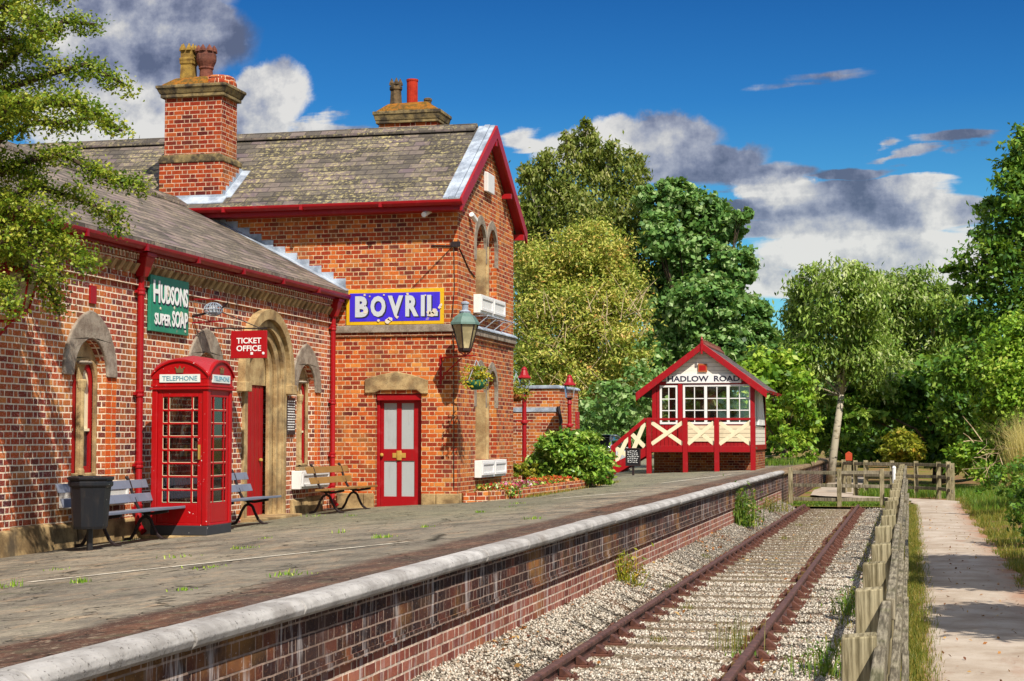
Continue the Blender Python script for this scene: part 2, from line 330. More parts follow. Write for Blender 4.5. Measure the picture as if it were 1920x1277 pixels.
def path_mat():
    k = NT('gravel_path'); p = k.pos(); x, y, z = k.sep(p)
    n = k.noise(p, 1.4, 5., .6); f = k.noise(p, 30., 4., .75)
    c = k.ramp(n, [(.3, srgb(150, 132, 114)), (.5, srgb(176, 162, 146)), (.7, srgb(192, 180, 166))])
    c = k.mix(k.ma('MULTIPLY', k.sm(f, .55, .72), .5), c, srgb(120, 92, 74))
    lt = k.ma('MULTIPLY', k.sm(k.noise(k.vm('MULTIPLY', p, (1., .35, 1.)), 3., 4.), .56, .72), .4)
    c = k.mix(lt, c, srgb(150, 110, 86))
    e = k.ma('MULTIPLY', k.ma('ADD', k.sm(x, .9, 1.45), k.sm(x, .22, .02)), k.sm(y, 49., 46.))
    c = k.mix(k.ma('MULTIPLY', e, k.sm(n, .35, .6)), c, srgb(150, 100, 66))
    return k.set(c, .95, spec=.1, bump=f, bs=.4, bd=.015)
M['path'] = path_mat()
def plat_mat():
    k = NT('platform_asphalt'); p = k.pos(); x, y, z = k.sep(p)
    wob = k.ma('MULTIPLY', k.ma('SUBTRACT', k.noise(p, .8, 4., .6), .5), .5)
    st = k.vm('MULTIPLY', p, (1., .32, 1.))
    n = k.noise(p, 1.1, 5., .62); f = k.noise(p, 34., 4., .8); m = k.noise(st, 5., 4., .65)
    c = k.ramp(n, [(.28, srgb(88, 84, 76)), (.45, srgb(126, 118, 104)), (.6, srgb(156, 145, 126)), (.72, srgb(116, 110, 100)), (.85, srgb(96, 92, 84))])
    c = k.mix(k.ma('MULTIPLY', k.sm(m, .5, .7), .45), c, srgb(190, 158, 124))
    grn = k.ma('MULTIPLY', k.sm(y, 19., 26.), k.sm(x, -5.0, -6.2))
    c = k.mix(k.ma('MULTIPLY', grn, .6), c, srgb(122, 124, 98))
    bx = k.ma('ADD', x, wob)
    brown = k.ma('MULTIPLY', k.sm(bx, -4.55, -4.3), k.sm(y, 80., 30.))
    bc = k.ramp(k.noise(st, 4., 5., .7), [(.3, srgb(50, 32, 28)), (.5, srgb(86, 54, 42)), (.7, srgb(128, 86, 64))])
    c = k.mix(k.ma('MULTIPLY', brown, .92), c, bc)
    c = k.mix(k.ma('MULTIPLY', k.sm(f, .56, .68), .75), c, srgb(66, 56, 48))
    c = k.mix(k.ma('MULTIPLY', k.sm(f, .42, .30), .6), c, srgb(214, 196, 168))
    g2 = k.noise(k.vm('MULTIPLY', p, (1., .5, 1.)), 15., 5., .8); c = k.mix(k.ma('MULTIPLY', k.sm(g2, .52, .66), .5), c, srgb(72, 70, 58)); c = k.mix(k.ma('MULTIPLY', k.sm(g2, .46, .34), .4), c, srgb(206, 190, 162)); g3 = k.noise(p, 2.6, 4., .7); c = k.mix(k.ma('MULTIPLY', k.sm(g3, .54, .68), .4), c, srgb(96, 102, 78))
    # cracks
    wv = k.vm('ADD', k.vm('MULTIPLY', p, (1., .42, 1.)), k.vm('MULTIPLY', k.n('ShaderNodeTexNoise', p).outputs['Color'], (.5, .5, 0)))
    cr = k.vor(wv, 1.5, 'DISTANCE_TO_EDGE').outputs['Distance']
    ck = k.ma('MULTIPLY', k.sm(cr, .014, .005), k.sm(k.noise(p, .9, 2.), .36, .5)); ck2 = k.vor(k.vm('MULTIPLY', wv, (2.6, 2.2, 1.)), 1.5, 'DISTANCE_TO_EDGE').outputs['Distance']; ck = k.ma('MAXIMUM', ck, k.ma('MULTIPLY', k.ma('MULTIPLY', k.sm(ck2, .014, .004), k.sm(k.noise(p, 1.7, 3.), .5, .6)), .45)); pt = k.n('ShaderNodeTexWhiteNoise', k.vor(k.vm('MULTIPLY', p, (.45, .3, 1)), 1.).outputs['Color']).outputs[0]; c = k.mix(k.ma('MULTIPLY', k.sm(pt, .62, .64), .2), c, srgb(96, 92, 86))
    c = k.mix(k.ma('MULTIPLY', ck, .85), c, srgb(40, 36, 26))
    return k.set(c, .9, spec=.2, bump=k.ma('SUBTRACT', f, k.ma('MULTIPLY', ck, 2.)), bs=.8, bd=.02)
M['plat'] = plat_mat()
def line_mat():
    k = NT('mottled_pale_line'); p = k.pos(); f = k.noise(p, 14., 4., .7)
    return k.set(k.mix(k.sm(f, .45, .65), srgb(228, 220, 200), srgb(150, 138, 116)), .8)
M['line'] = line_mat()
def soil():
    k = NT('soil'); n = k.noise(k.obj(), 12., 5., .7); return k.set(k.mix(n, (.02, .014, .01), (.1, .06, .04)), .95, bump=n, bs=.8, bd=.05)
M['soil'] = soil()
def clap(name, col, dcol, pitch=.13, vert=False):
    k = NT(name); u, v, _ = k.sep(k.uv()); t = k.ma('FRACT', k.ma('DIVIDE', u if vert else v, pitch))
    g = k.sm(t, .10, .0)
    c = k.mix(k.ma('MULTIPLY', g, .8), col, dcol); n = k.noise(k.obj(), 4., 4.)
    c = k.mix(k.ma('MULTIPLY', k.sm(n, .5, .75), .2), c, dcol)
    return k.set(c, .5, bump=k.ma('SUBTRACT', 1., k.ma('MULTIPLY', g, 1.)), bs=.8, bd=.02)
M['clap_white'] = clap('white_weatherboard', srgb(238, 230, 214), srgb(120, 104, 90))
M['clap_cream'] = clap('cream_weatherboard', srgb(226, 212, 178), srgb(110, 92, 62))
M['clap_red'] = clap('red_matchboard', (.34, .002, .005), (.12, .004, .004), .12, True)

# ------------------------------------------------------------------ mesh builder
class MB:
    def __init__(s): s.v = []; s.f = []
    def quadbox(s, c8):
        b = len(s.v); s.v += [tuple(c) for c in c8]
        s.f += [(b, b + 3, b + 2, b + 1), (b + 4, b + 5, b + 6, b + 7), (b, b + 1, b + 5, b + 4), (b + 1, b + 2, b + 6, b + 5), (b + 2, b + 3, b + 7, b + 6), (b + 3, b, b + 4, b + 7)]
        return s
    def box(s, x0, x1, y0, y1, z0, z1):
        return s.quadbox([(x0, y0, z0), (x1, y0, z0), (x1, y1, z0), (x0, y1, z0), (x0, y0, z1), (x1, y0, z1), (x1, y1, z1), (x0, y1, z1)])
    def bar(s, p, q, w, h, up=(0, 0, 1)):
        p = Vector(p); q = Vector(q); d = (q - p).normalized(); up = Vector(up)
        sd = d.cross(up)
        if sd.length < 1e-4: sd = d.cross(Vector((1, 0, 0)))
        sd.normalize(); u = sd.cross(d).normalized(); a = sd * w / 2; b = u * h / 2
        return s.quadbox([p - a - b, p + a - b, q + a - b, q - a - b, p - a + b, p + a + b, q + a + b, q - a + b])
    def tube(s, pts, rad, n=8, cap=True):
        pts = [Vector(p) for p in pts]; rad = rad if hasattr(rad, '__len__') else [rad] * len(pts)
        rings = []; prev = None
        for i, p in enumerate(pts):
            d = (pts[min(i + 1, len(pts) - 1)] - pts[max(i - 1, 0)]).normalized()
            if prev is None:
                a = d.cross(Vector((0, 0, 1)))
                if a.length < .05: a = d.cross(Vector((1, 0, 0)))
                a.normalize()
            else: a = (prev - d * prev.dot(d)).normalized()
            prev = a; b = d.cross(a); r = []
            for j in range(n):
                t = 2 * math.pi * j / n; r.append(len(s.v)); s.v.append(tuple(p + (a * math.cos(t) + b * math.sin(t)) * rad[i]))
            rings.append(r)
        for r0, r1 in zip(rings, rings[1:]):
            for j in range(n): s.f.append((r0[j], r0[(j + 1) % n], r1[(j + 1) % n], r1[j]))
        if cap: s.f.append(tuple(reversed(rings[0]))); s.f.append(tuple(rings[-1]))
        return s
    def lathe(s, c, prof, n=16, rot=0., sx=1., sy=1.):
        rings = []
        for r, z in prof:
            rr = []
            for j in range(n):
                t = 2 * math.pi * j / n + rot; rr.append(len(s.v)); s.v.append((c[0] + r * math.cos(t) * sx, c[1] + r * math.sin(t) * sy, c[2] + z))
            rings.append(rr)
        for r0, r1 in zip(rings, rings[1:]):
            for j in range(n): s.f.append((r0[j], r0[(j + 1) % n], r1[(j + 1) % n], r1[j]))
        s.f.append(tuple(reversed(rings[0]))); s.f.append(tuple(rings[-1])); return s
    @staticmethod
    def to3(ax, a, p): return (a, p[0], p[1]) if ax == 'x' else (p[0], a, p[1]) if ax == 'y' else (p[0], p[1], a)
    def plate(s, outer, holes, ax, a0, a1):
        loops = [outer] + holes
        tris = tessellate_polygon([[Vector((p[0], p[1], 0)) for p in l] for l in loops])
        flat = [p for l in loops for p in l]
        b0 = len(s.v); s.v += [s.to3(ax, a0, p) for p in flat]; b1 = len(s.v); s.v += [s.to3(ax, a1, p) for p in flat]
        for t in tris: s.f.append(tuple(b0 + i for i in t)); s.f.append(tuple(b1 + i for i in reversed(t)))
        o = 0
        for l in loops:
            n = len(l)
            for i in range(n): j = (i + 1) % n; s.f.append((b0 + o + i, b0 + o + j, b1 + o + j, b1 + o + i))
            o += n
        return s
    def prism(s, poly, ax, a0, a1): return s.plate(poly, [], ax, a0, a1)
    def quad(s, a, b, c, d):
        i = len(s.v); s.v += [tuple(a), tuple(b), tuple(c), tuple(d)]; s.f.append((i, i + 1, i + 2, i + 3)); return s
    def build(s, name, mat, parent=None, loc=None, smooth=False, bevel=0, weld=False):
        if loc is None: loc = Vector(parent['_o']) if parent is not None and '_o' in parent else Vector((0, 0, 0))
        loc = Vector(loc); me = bpy.data.meshes.new(name); me.from_pydata(s.v, [], s.f)
        bm = bmesh.new(); bm.from_mesh(me)
        bmesh.ops.recalc_face_normals(bm, faces=bm.faces)
        uvl = bm.loops.layers.uv.new('UVMap')
        for f in bm.faces:
            n = f.normal
            if abs(n.z) > .95: ud, vd = Vector((1, 0, 0)), Vector((0, 1, 0))
            else:
                ud = Vector((-n.y, n.x, 0)).normalized()
                if abs(ud.x) > abs(ud.y): ud = ud if ud.x > 0 else -ud
                else: ud = ud if ud.y > 0 else -ud
                vd = n.cross(ud).normalized(); vd = vd if vd.z > 0 else -vd
            for l in f.loops: l[uvl].uv = (l.vert.co.dot(ud), l.vert.co.dot(vd))
            f.smooth = smooth
        bmesh.ops.translate(bm, verts=bm.verts, vec=-loc); bm.to_mesh(me); bm.free()
        me.materials.append(M[mat] if isinstance(mat, str) else mat)
        o = bpy.data.objects.new(name, me); COL.objects.link(o); o['_o'] = tuple(loc)
        if parent is not None: o.parent = parent
        else: o.location = loc
        if bevel:
            md = o.modifiers.new('bevel', 'BEVEL'); md.width = bevel; md.segments = 2; md.limit_method = 'ANGLE'
        return o
def fast_mesh(name, V, Fq, UV, mat, parent=None, loc=(0, 0, 0)):
    """V (n,3), Fq (m,k) faces of k corners, UV (n,2) per vertex"""
    loc = np.array(loc, float); V = np.asarray(V, np.float32) - loc.astype(np.float32); m, k = Fq.shape
    me = bpy.data.meshes.new(name); me.vertices.add(len(V)); me.vertices.foreach_set('co', V.ravel().astype(np.float32))
    me.loops.add(m * k); me.polygons.add(m)
    me.loops.foreach_set('vertex_index', Fq.ravel().astype(np.int32))
    me.polygons.foreach_set('loop_start', np.arange(0, m * k, k, dtype=np.int32)); me.polygons.foreach_set('loop_total', np.full(m, k, np.int32))
    uvl = me.uv_layers.new(name='UVMap'); uvl.data.foreach_set('uv', UV[Fq.ravel()].astype(np.float32).ravel())
    me.update(calc_edges=True); me.materials.append(M[mat])
    o = bpy.data.objects.new(name, me); COL.objects.link(o); o['_o'] = tuple(float(q) for q in loc)
    if parent is not None: o.parent = parent
    else: o.location = loc
    return o
def tag(o, label=None, cat=None, group=None, kind=None):
    if label: o['label'] = label
    if cat: o['category'] = cat
    if group: o['group'] = group
    if kind: o['kind'] = kind
    return o
def thing(name, label, cat, loc, group=None):
    o = bpy.data.objects.new(name, None); COL.objects.link(o); o.location = loc; o['_o'] = tuple(loc); o.empty_display_size = .2
    return tag(o, label, cat, group)
def copy_tree(o, parent=None, off=None):
    c = o.copy(); COL.objects.link(c)
    if parent is not None: c.parent = parent
    elif off is not None: c.location = Vector(o.location) + Vector(off)
    for ch in [q for q in bpy.data.objects if q.parent == o]: copy_tree(ch, c)
    return c
_font = {}
def text(name, s, org, rt, up, w, h, depth, mat, parent=None, bold=.0, shear=0.):
    """lettering filling a w x h box whose lower left corner is org"""
    cu = bpy.data.curves.new('lettering', 'FONT'); cu.body = s; cu.extrude = .02; cu.offset = bold; cu.resolution_u = 3
    t = bpy.data.objects.new('lettering', cu); COL.objects.link(t); bpy.context.view_layer.update()
    dg = bpy.context.evaluated_depsgraph_get(); me = bpy.data.meshes.new_from_object(t.evaluated_get(dg))
    bpy.data.objects.remove(t); bpy.data.curves.remove(cu)
    n = len(me.vertices); co = np.empty(n * 3, np.float32); me.vertices.foreach_get('co', co); co = co.reshape(-1, 3)
    lo = co.min(0); hi = co.max(0); q = (co - lo) / np.maximum(hi - lo, 1e-6)
    rt = np.array(rt, float); up = np.array(up, float); nn = np.cross(rt, up); org = np.array(org, float)
    V = org + np.outer(q[:, 0] * w, rt) + np.outer(q[:, 1] * h, up) + np.outer(q[:, 2] * depth, nn)
    pl = np.array(parent['_o'] if parent is not None else (0, 0, 0)); V = V - pl
    me.vertices.foreach_set('co', V.astype(np.float32).ravel()); me.materials.clear(); me.materials.append(M[mat])
    me.update(); o = bpy.data.objects.new(name, me); COL.objects.link(o); o['_o'] = tuple(float(v) for v in pl)
    if parent is not None: o.parent = parent
    return o
def arch(c, w, z0, spring, rise, n=10, close=True):
    """pointed arch outline in (u, z): from lower left round the apex to lower right"""
    Rr = (rise * rise + w * w) / (2 * w); pts = [(c - w, z0)]
    a1 = math.asin(min(1, rise / Rr)) if Rr >= w else math.pi - math.asin(rise / Rr)
    for i in range(n + 1):
        t = a1 * i / n; pts.append((c - w + Rr - Rr * math.cos(t), spring + Rr * math.sin(t)))
    for i in range(n - 1, -1, -1):
        t = a1 * i / n; pts.append((c + w - Rr + Rr * math.cos(t), spring + Rr * math.sin(t)))
    pts.append((c + w, z0)); 
    out = [pts[0]]
    for p in pts[1:]:
        if math.hypot(p[0] - out[-1][0], p[1] - out[-1][1]) > 1e-5: out.append(p)
    return out
def arch_band(mb, c, w1, r1, w0, r0, spring, ax, a0, a1, foot1=None, n=10):
    """band between an outer and an inner pointed arch, feet at foot1"""
    ft = spring if foot1 is None else foot1
    mb.plate(arch(c, w1, ft, spring, r1, n) + list(reversed(arch(c, w0, ft, spring, r0, n))), [], ax, a0, a1)
    return mb

# ------------------------------------------------------------------ setting
def plat(x, y):
    d = max(0., -3.3 - x); return .88 + d * (-.062 + .00093 * (min(y, 52) - 22))
def grid(name, xs, ys, zf, mat, kind='structure', skirt=0):
    nx, ny = len(xs), len(ys); V = np.array([(x, y, zf(x, y)) for y in ys for x in xs], np.float32)
    q = np.array([(j * nx + i, j * nx + i + 1, (j + 1) * nx + i + 1, (j + 1) * nx + i) for j in range(ny - 1) for i in range(nx - 1)])
    o = fast_mesh(name, V, q, V[:, :2], mat); o['kind'] = kind; return o
def fr(a, b, n): return [a + (b - a) * i / n for i in range(n + 1)]
grid('ground', fr(-900, 900, 8), fr(-300, 1500, 8), lambda x, y: -.16, 'ground')
def verge_z(x, y): 
    b = max(0, x - 1.6); return -.02 + .10 * b + .05 * math.sin(x * 3.1 + y * .7) * min(1, b) if x > 1.42 else (-.03 if x < .05 else -.06)
grid('verge', [-.14, -.1, .02, .12, .8, 1.3, 1.45, 1.6, 2, 2.5, 3, 4, 6, 9, 14], fr(0, 80, 80), verge_z, 'ground')
def bal_z(x, y):
    if x < -3.05: return -.09 + (-3.05 - x) / .5 * .2
    if x > -1.2: return -.10 + .02 * math.sin(y * 2.1)
    return -.132
grid('ballast_bed', [-3.6, -3.45, -3.3, -3.05, -2.6, -2.1, -1.6, -1.2, -.95, -.7, -.4, -.13], fr(0, 46.4, 60), bal_z, 'ballast')
# platform top sheet
xs = [-3.5, -3.75, -4.2, -5, -6, -7, -8, -9, -10, -11, -12.5, -14][::-1]
grid('platform', xs, fr(2, 47, 40), plat, 'plat')
grid('platform_far', [-9.5, -8, -6, -4.5, -3.5], fr(47, 79, 16), plat, 'plat')
grid('car_park', fr(-60, -9.45, 6), fr(47, 130, 10), lambda x, y: .45, 'plat')
grid('trackbed_grass', fr(-3.5, -.75, 6), fr(46.4, 85, 24), lambda x, y: -.07, 'ground')
# path: straight beside the fence, bending left across the old trackbed beyond the barrier
pc = []
for i in range(61):
    y = 1 + i * .8; pc.append((.73 + .03 * math.sin(y * .9), y, .66))
for t in fr(0, 1, 14)[1:]:
    y = 49 + 5 * t; pc.append((.73 - 3.2 * (3 * t * t - 2 * t ** 3), y, .66))
for i in range(1, 12): pc.append((-2.47 - .01 * i, 54 + i * 2.4, .7))
V = []; 
for i, (x, y, w) in enumerate(pc):
    j = .05 * math.sin(i * 2.3) + .03 * math.sin(i * 5.1); V += [(x - w + j, y, .0), (x - w * .5, y, .012), (x, y, .02), (x + w * .5, y, .012), (x + w + j * .7, y, -.0)]
V = np.array(V, np.float32); q = np.array([(a * 5 + b, a * 5 + b + 1, a * 5 + b + 6, a * 5 + b + 5) for a in range(len(pc) - 1) for b in range(4)])
fast_mesh('path', V, q, V[:, :2], 'path')['kind'] = 'structure'
# pale uneven lines laid diagonally over the platform
lm = MB()
for a, b, w in (((-7.35, 12.9), (-5.0, 16.3), .05), ((-6.3, 29.6), (-5.05, 31.9), .07), ((-5.6, 38.), (-4.7, 45.), .05)):
    n = 12
    for i in range(n):
        p0 = Vector((a[0] + (b[0] - a[0]) * i / n, a[1] + (b[1] - a[1]) * i / n, 0)); p1 = Vector((a[0] + (b[0] - a[0]) * (i + 1) / n, a[1] + (b[1] - a[1]) * (i + 1) / n, 0))
        d = (p1 - p0).normalized(); s_ = Vector((d.y, -d.x, 0)) * w * (.7 + .5 * rnd.random())
        lm.quad(*[(c.x, c.y, plat(c.x, c.y) + .006) for c in (p0 - s_, p0 + s_, p1 + s_, p1 - s_)])
lm.build('pale_platform_line', 'line')['kind'] = 'structure'

# platform retaining wall with coping
pw = thing('platform_wall', 'long sooty brick platform retaining wall with rounded white painted edge', 'wall', (-3.45, 24, 0))
MB().box(-3.9, -3.495, 3, 47, .45, .789).box(-3.9, -3.482, 3, 47, .405, .45).build('upper_wall', 'plat_dark', pw)
MB().box(-3.9, -3.515, 3, 47, -.2, .405).build('lower_wall', 'plat_light', pw)
MB().box(-3.9, -3.5, 47, 79, -.2, .74).build('far_wall', 'plat_dark', pw)
cp = MB(); y = 3.
while y < 46.9:
    L_ = min(1.35 + .25 * rnd.random(), 47 - y); j = rnd.uniform(-.006, .006); jx = rnd.uniform(-.008, .008)
    prof = [(-3.6, .79), (-3.47 + jx, .79), (-3.435 + jx, .80), (-3.412 + jx, .82), (-3.40 + jx, .85 + j), (-3.412 + jx, .88 + j), (-3.44 + jx, .902 + j), (-3.49 + jx, .91 + j), (-3.585, .905 + j), (-3.6, .893 + j)]
    cp.prism(prof, 'y', y + .006, y + L_ - .006); y += L_
cp.build('edge_coping', 'coping', pw, bevel=.006)
cp = MB(); y = 47.
while y < 79:
    cp.prism([(-3.75, .75), (-3.46, .75), (-3.42, .8), (-3.44, .86), (-3.5, .885), (-3.75, .885)], 'y', y + .01, y + 1.98 + rnd.uniform(-.02, .0)); y += 2
cp.build('far_coping', 'coping_old', pw)

# ------------------------------------------------------------------ track
RX = (-2.83, -1.38)
for rx, lab in zip(RX, ('rusty bullhead rail nearer the brick platform', 'rusty bullhead rail nearer the timber fence')):
    pr = [(rx - .033, 0), (rx - .036, -.012), (rx - .034, -.036), (rx - .01, -.048), (rx - .009, -.10), (rx - .032, -.112), (rx - .03, -.142), (rx + .03, -.142), (rx + .032, -.112), (rx + .009, -.10), (rx + .01, -.048), (rx + .034, -.036), (rx + .036, -.012), (rx + .033, 0), (rx + .02, .004), (rx - .02, .004)]
    tag(MB().prism(pr, 'y', 3, 46.2).build('railway_rail', 'rail', None, (rx, 24, 0)), lab, 'rail')
sl = thing('sleeper', 'weathered timber sleeper half sunk in pale ballast under the rails', 'sleeper', (-2.105, 4, -.1), 'sleepers under the track')
MB().box(-3.35, -.88, 3.875, 4.125, -.26, -.112).build('timber', 'sleeper', sl, bevel=.012)
for rx in RX:
    ch = MB().box(rx - .19, rx + .19, 3.93, 4.07, -.117, -.09)
    for s in (-1, 1):
        ch.prism([(rx + s * .036, -.09), (rx + s * .15, -.09), (rx + s * .13, -.075), (rx + s * .062, -.02), (rx + s * .038, -.016)], 'y', 3.955, 4.045)
        for yy in (3.955, 4.045): ch.lathe((rx + s * .155, yy, -.09), [(.018, 0), (.018, .02), (.008, .028)], 8)
    co_ = ch.build('chair', 'chair', sl, bevel=.004)
    MB().bar((rx - .058, 3.88, -.055), (rx - .052, 4.12, -.055), .05, .06).build('key', 'key', co_, bevel=.006)
y = 4.
while y < 45.6:
    y += .72
    c = copy_tree(sl, None, (rnd.uniform(-.03, .03), y - 4, rnd.uniform(-.022, .0) if y < 22 else rnd.uniform(-.01, .006))); c.rotation_euler[2] = rnd.uniform(-.012, .012)
for y, lab in ((46.25, 'end'),): pass
# ballast stones
def stones(n, xr, yr, zf, smin, smax):
    base = np.array([(1, 0, 0), (-1, 0, 0), (0, 1, 0), (0, -1, 0), (0, 0, 1), (0, 0, -1)], float)
    fc = np.array([(0, 2, 4), (2, 1, 4), (1, 3, 4), (3, 0, 4), (2, 0, 5), (1, 2, 5), (3, 1, 5), (0, 3, 5)])
    x = rng.uniform(*xr, n); y = yr[0] + (yr[1] - yr[0]) * rng.random(n) ** 1.5; s = rng.uniform(smin, smax, n)
    ph_ = np.abs((y - 4) / .72 - np.round((y - 4) / .72)) * .72; keep = ~((ph_ < .125) & (x > -3.3) & (x < -.93) & (rng.random(n) < np.clip(.62 + (y - 12) / 14, .62, .985)))
    x, y, s = x[keep], y[keep], s[keep]; n = len(x)
    z = np.array([zf(a, b) for a, b in zip(x, y)]) + s * rng.uniform(-.2, .7, n)
    q = rng.normal(size=(n, 4)); q /= np.linalg.norm(q, axis=1)[:, None]; w, a, b, c = q.T
    Rm = np.stack([1 - 2 * (b * b + c * c), 2 * (a * b - c * w), 2 * (a * c + b * w), 2 * (a * b + c * w), 1 - 2 * (a * a + c * c), 2 * (b * c - a * w), 2 * (a * c - b * w), 2 * (b * c + a * w), 1 - 2 * (a * a + b * b)], 1).reshape(n, 3, 3)
    sc = s[:, None, None] * rng.uniform(.55, 1.15, (n, 6, 1)); P = np.einsum('nij,kj->nki', Rm, base) * sc + np.stack([x, y, z], 1)[:, None, :]
    Fq = (fc[None] + (np.arange(n) * 6)[:, None, None]).reshape(-1, 3)
    U = np.repeat(rng.random((n, 2)), 6, 0)
    return P.reshape(-1, 3), Fq, U
sets = [stones(84000, (-3.52, -.15), (9.5, 24), bal_z, .009, .019), stones(20000, (-3.52, -.15), (22, 46), bal_z, .009, .018)]
o = 0; VV = []; FF = []; UU = []
for a, b, c in sets: VV.append(a); FF.append(b + o); UU.append(c); o += len(a)
tag(fast_mesh('ballast_gravel', np.concatenate(VV), np.concatenate(FF), np.concatenate(UU), 'chipstone'), 'pale limestone ballast chippings spread around the track', 'gravel', kind='stuff')

# ------------------------------------------------------------------ timber fences
fe = thing('timber_fence', 'long weathered post and rail fence between the track and the gravel path', 'fence', (-.2, 24, -.05))
posts = [4.6, 6.42, 8.2, 9.95, 11.6, 13.5, 15.4, 17.3] + [19.1 + 1.8 * i for i in range(16)]
for i, y in enumerate(posts):
    t = rnd.uniform(-.012, .012); h = 1.12 + rnd.uniform(-.02, .02)
    MB().quadbox([(-.265, y - .05, -.2), (-.135, y - .05, -.2), (-.135, y + .05, -.2), (-.265, y + .05, -.2), (-.265 + t, y - .05, h - .012), (-.135 + t, y - .05, h), (-.135 + t, y + .05, h + .004), (-.265 + t, y + .05, h - .01)]).build('post', 'fence', fe, bevel=.008)
for k, z in enumerate((1.03, .68, .33)):
    for a, b in zip(posts[0::2], posts[2::2]):
        j = rnd.uniform(-.035, .035); j2 = rnd.uniform(-.035, .035); jx = rnd.uniform(-.008, .014) + .025 * k
        MB().bar((-.108 + jx, a - .02, z + j), (-.108 + jx + rnd.uniform(-.006, .006), b - .03, z + j2), .045, .105).build('rail', 'rail_wood', fe, bevel=.008)
cf = thing('cross_fence', 'low post and rail barrier across the end of the railway track', 'fence', (-1.9, 46.7, -.1))
cpx = [(-3.25, 46.99), (-1.9, 46.6), (-.75, 46.75), (-.28, 46.7)]
for x, y in cpx[:3]: MB().box(x - .06, x + .06, y - .05, y + .05, -.2, .98 + rnd.uniform(-.02, .03)).build('post', 'fence', cf, bevel=.008)
for z in (.86, .50, .12):
    for a, b in zip(cpx, cpx[1:]): MB().bar((*a, z), (*b, z + rnd.uniform(-.02, .02)), .04, .095).build('rail', 'rail_wood', cf, bevel=.006)
MB().lathe((-.42, 46.62, .1), [(.05, 0), (.05, .86), (.055, .9), (.03, .95)], 12).build('waymark_post', 'white', cf)
xf = thing('chicane_fence', 'curving three rail timber fence closing off the path beyond the track', 'fence', (0, 53.5, -.05))
xp = [(-2.12, 55.7), (-1.72, 55.0), (-1.38, 54.6), (-.55, 54.1), (.19, 53.4), (.86, 52.6), (1.12, 51.3), (1.2, 50.1)]
for x, y in xp: MB().box(x - .07, x + .07, y - .06, y + .06, -.2, 1.09 + rnd.uniform(-.02, .02)).build('post', 'fence', xf, bevel=.008)
for z in (.98, .62, .26):
    for a, b in zip(xp, xp[1:]): MB().bar((a[0], a[1] - .075, z), (b[0], b[1] - .075, z), .04, .1).build('rail', 'rail_wood', xf, bevel=.006)
rp = thing('marker_post', 'short timber post with an orange red cap beside the curving fence', 'post', (-1.98, 56.6, -.05))
MB().box(-2.06, -1.90, 56.5, 56.66, -.1, 1.05).build('post', 'fence', rp, bevel=.01)
MB().box(-2.09, -1.87, 56.47, 56.69, 1.05, 1.29).prism([(-2.09, 1.29), (-1.87, 1.29), (-1.98, 1.36)], 'y', 56.47, 56.69).build('cap', paint('orange_red_paint', (.5, .06, .015), .5), rp, bevel=.01)

# ------------------------------------------------------------------ station building
XW, YT, XT, YF = -10.6, 29.78, -8.2, 34.3
sb = thing('station_building', 'red brick railway station with slate roofs, tall chimneys and stone arched openings', 'building', (-10.6, 26, .4))
WIN = (20.08, 23.8, 28.2); DC = 26.2
holes = [arch(c, .46, 1.31, 2.65, .50) for c in WIN] + [arch(DC, .92, .3, 2.9, .90)]
outer = [(9, -.2), (YT - .002, -.2), (YT - .002, 4.5), (9, 4.5)]
MB().plate(outer, holes, 'x', XW, XW - .42).build('wing_wall', 'brick_wing', sb)
MB().box(-17.4, -17.0, 9, YT, -.2, 4.5).build('back_wall', 'brick_wing', sb)
MB().prism([(-17.4, 4.45), (-10.62, 4.45), (-13.75, 6.3)], 'y', 9, 9.3).box(-17.0, -11.02, 9, 9.3, -.2, 4.45).build('end_wall', 'brick_wing', sb)
# plinth of the wing, rough stones
pl = MB(); y = 9.
while y < 28.95:
    if y > DC and len(pl.v) and pl is not None and not globals().get('_pl2'): pl.build('plinth', 'stone_plinth', sb, bevel=.02); pl = MB(); _pl2 = True
    L_ = rnd.uniform(.5, 1.0); y1 = min(y + L_, 29.0)
    if not (DC - 1.0 < y1 and y < DC + 1.0):
        t = rnd.uniform(.05, .10); zt = .74 + .03 * ((y - 18) / 11) + rnd.uniform(-.02, .02)
        pl.quadbox([(XW - .01, y, -.1), (XW + t + .05, y, -.1), (XW + t + .05, y1 - .012, -.1), (XW - .01, y1 - .012, -.1), (XW - .01, y, zt), (XW + t - .03, y, zt - .03), (XW + t - .03, y1 - .012, zt - .03), (XW - .01, y1 - .012, zt)])
    y = y1
pl.build('plinth', 'stone_plinth', sb, bevel=.02)
orange = brick_mat('rubbed_orange_brick', [(0, srgb(190, 62, 26)), (.4, srgb(214, 92, 30)), (.8, srgb(226, 128, 54)), (1, srgb(200, 80, 40))], srgb(248, 220, 180), mort=.012, row=.083, L=.2, Hd=.16)[0]
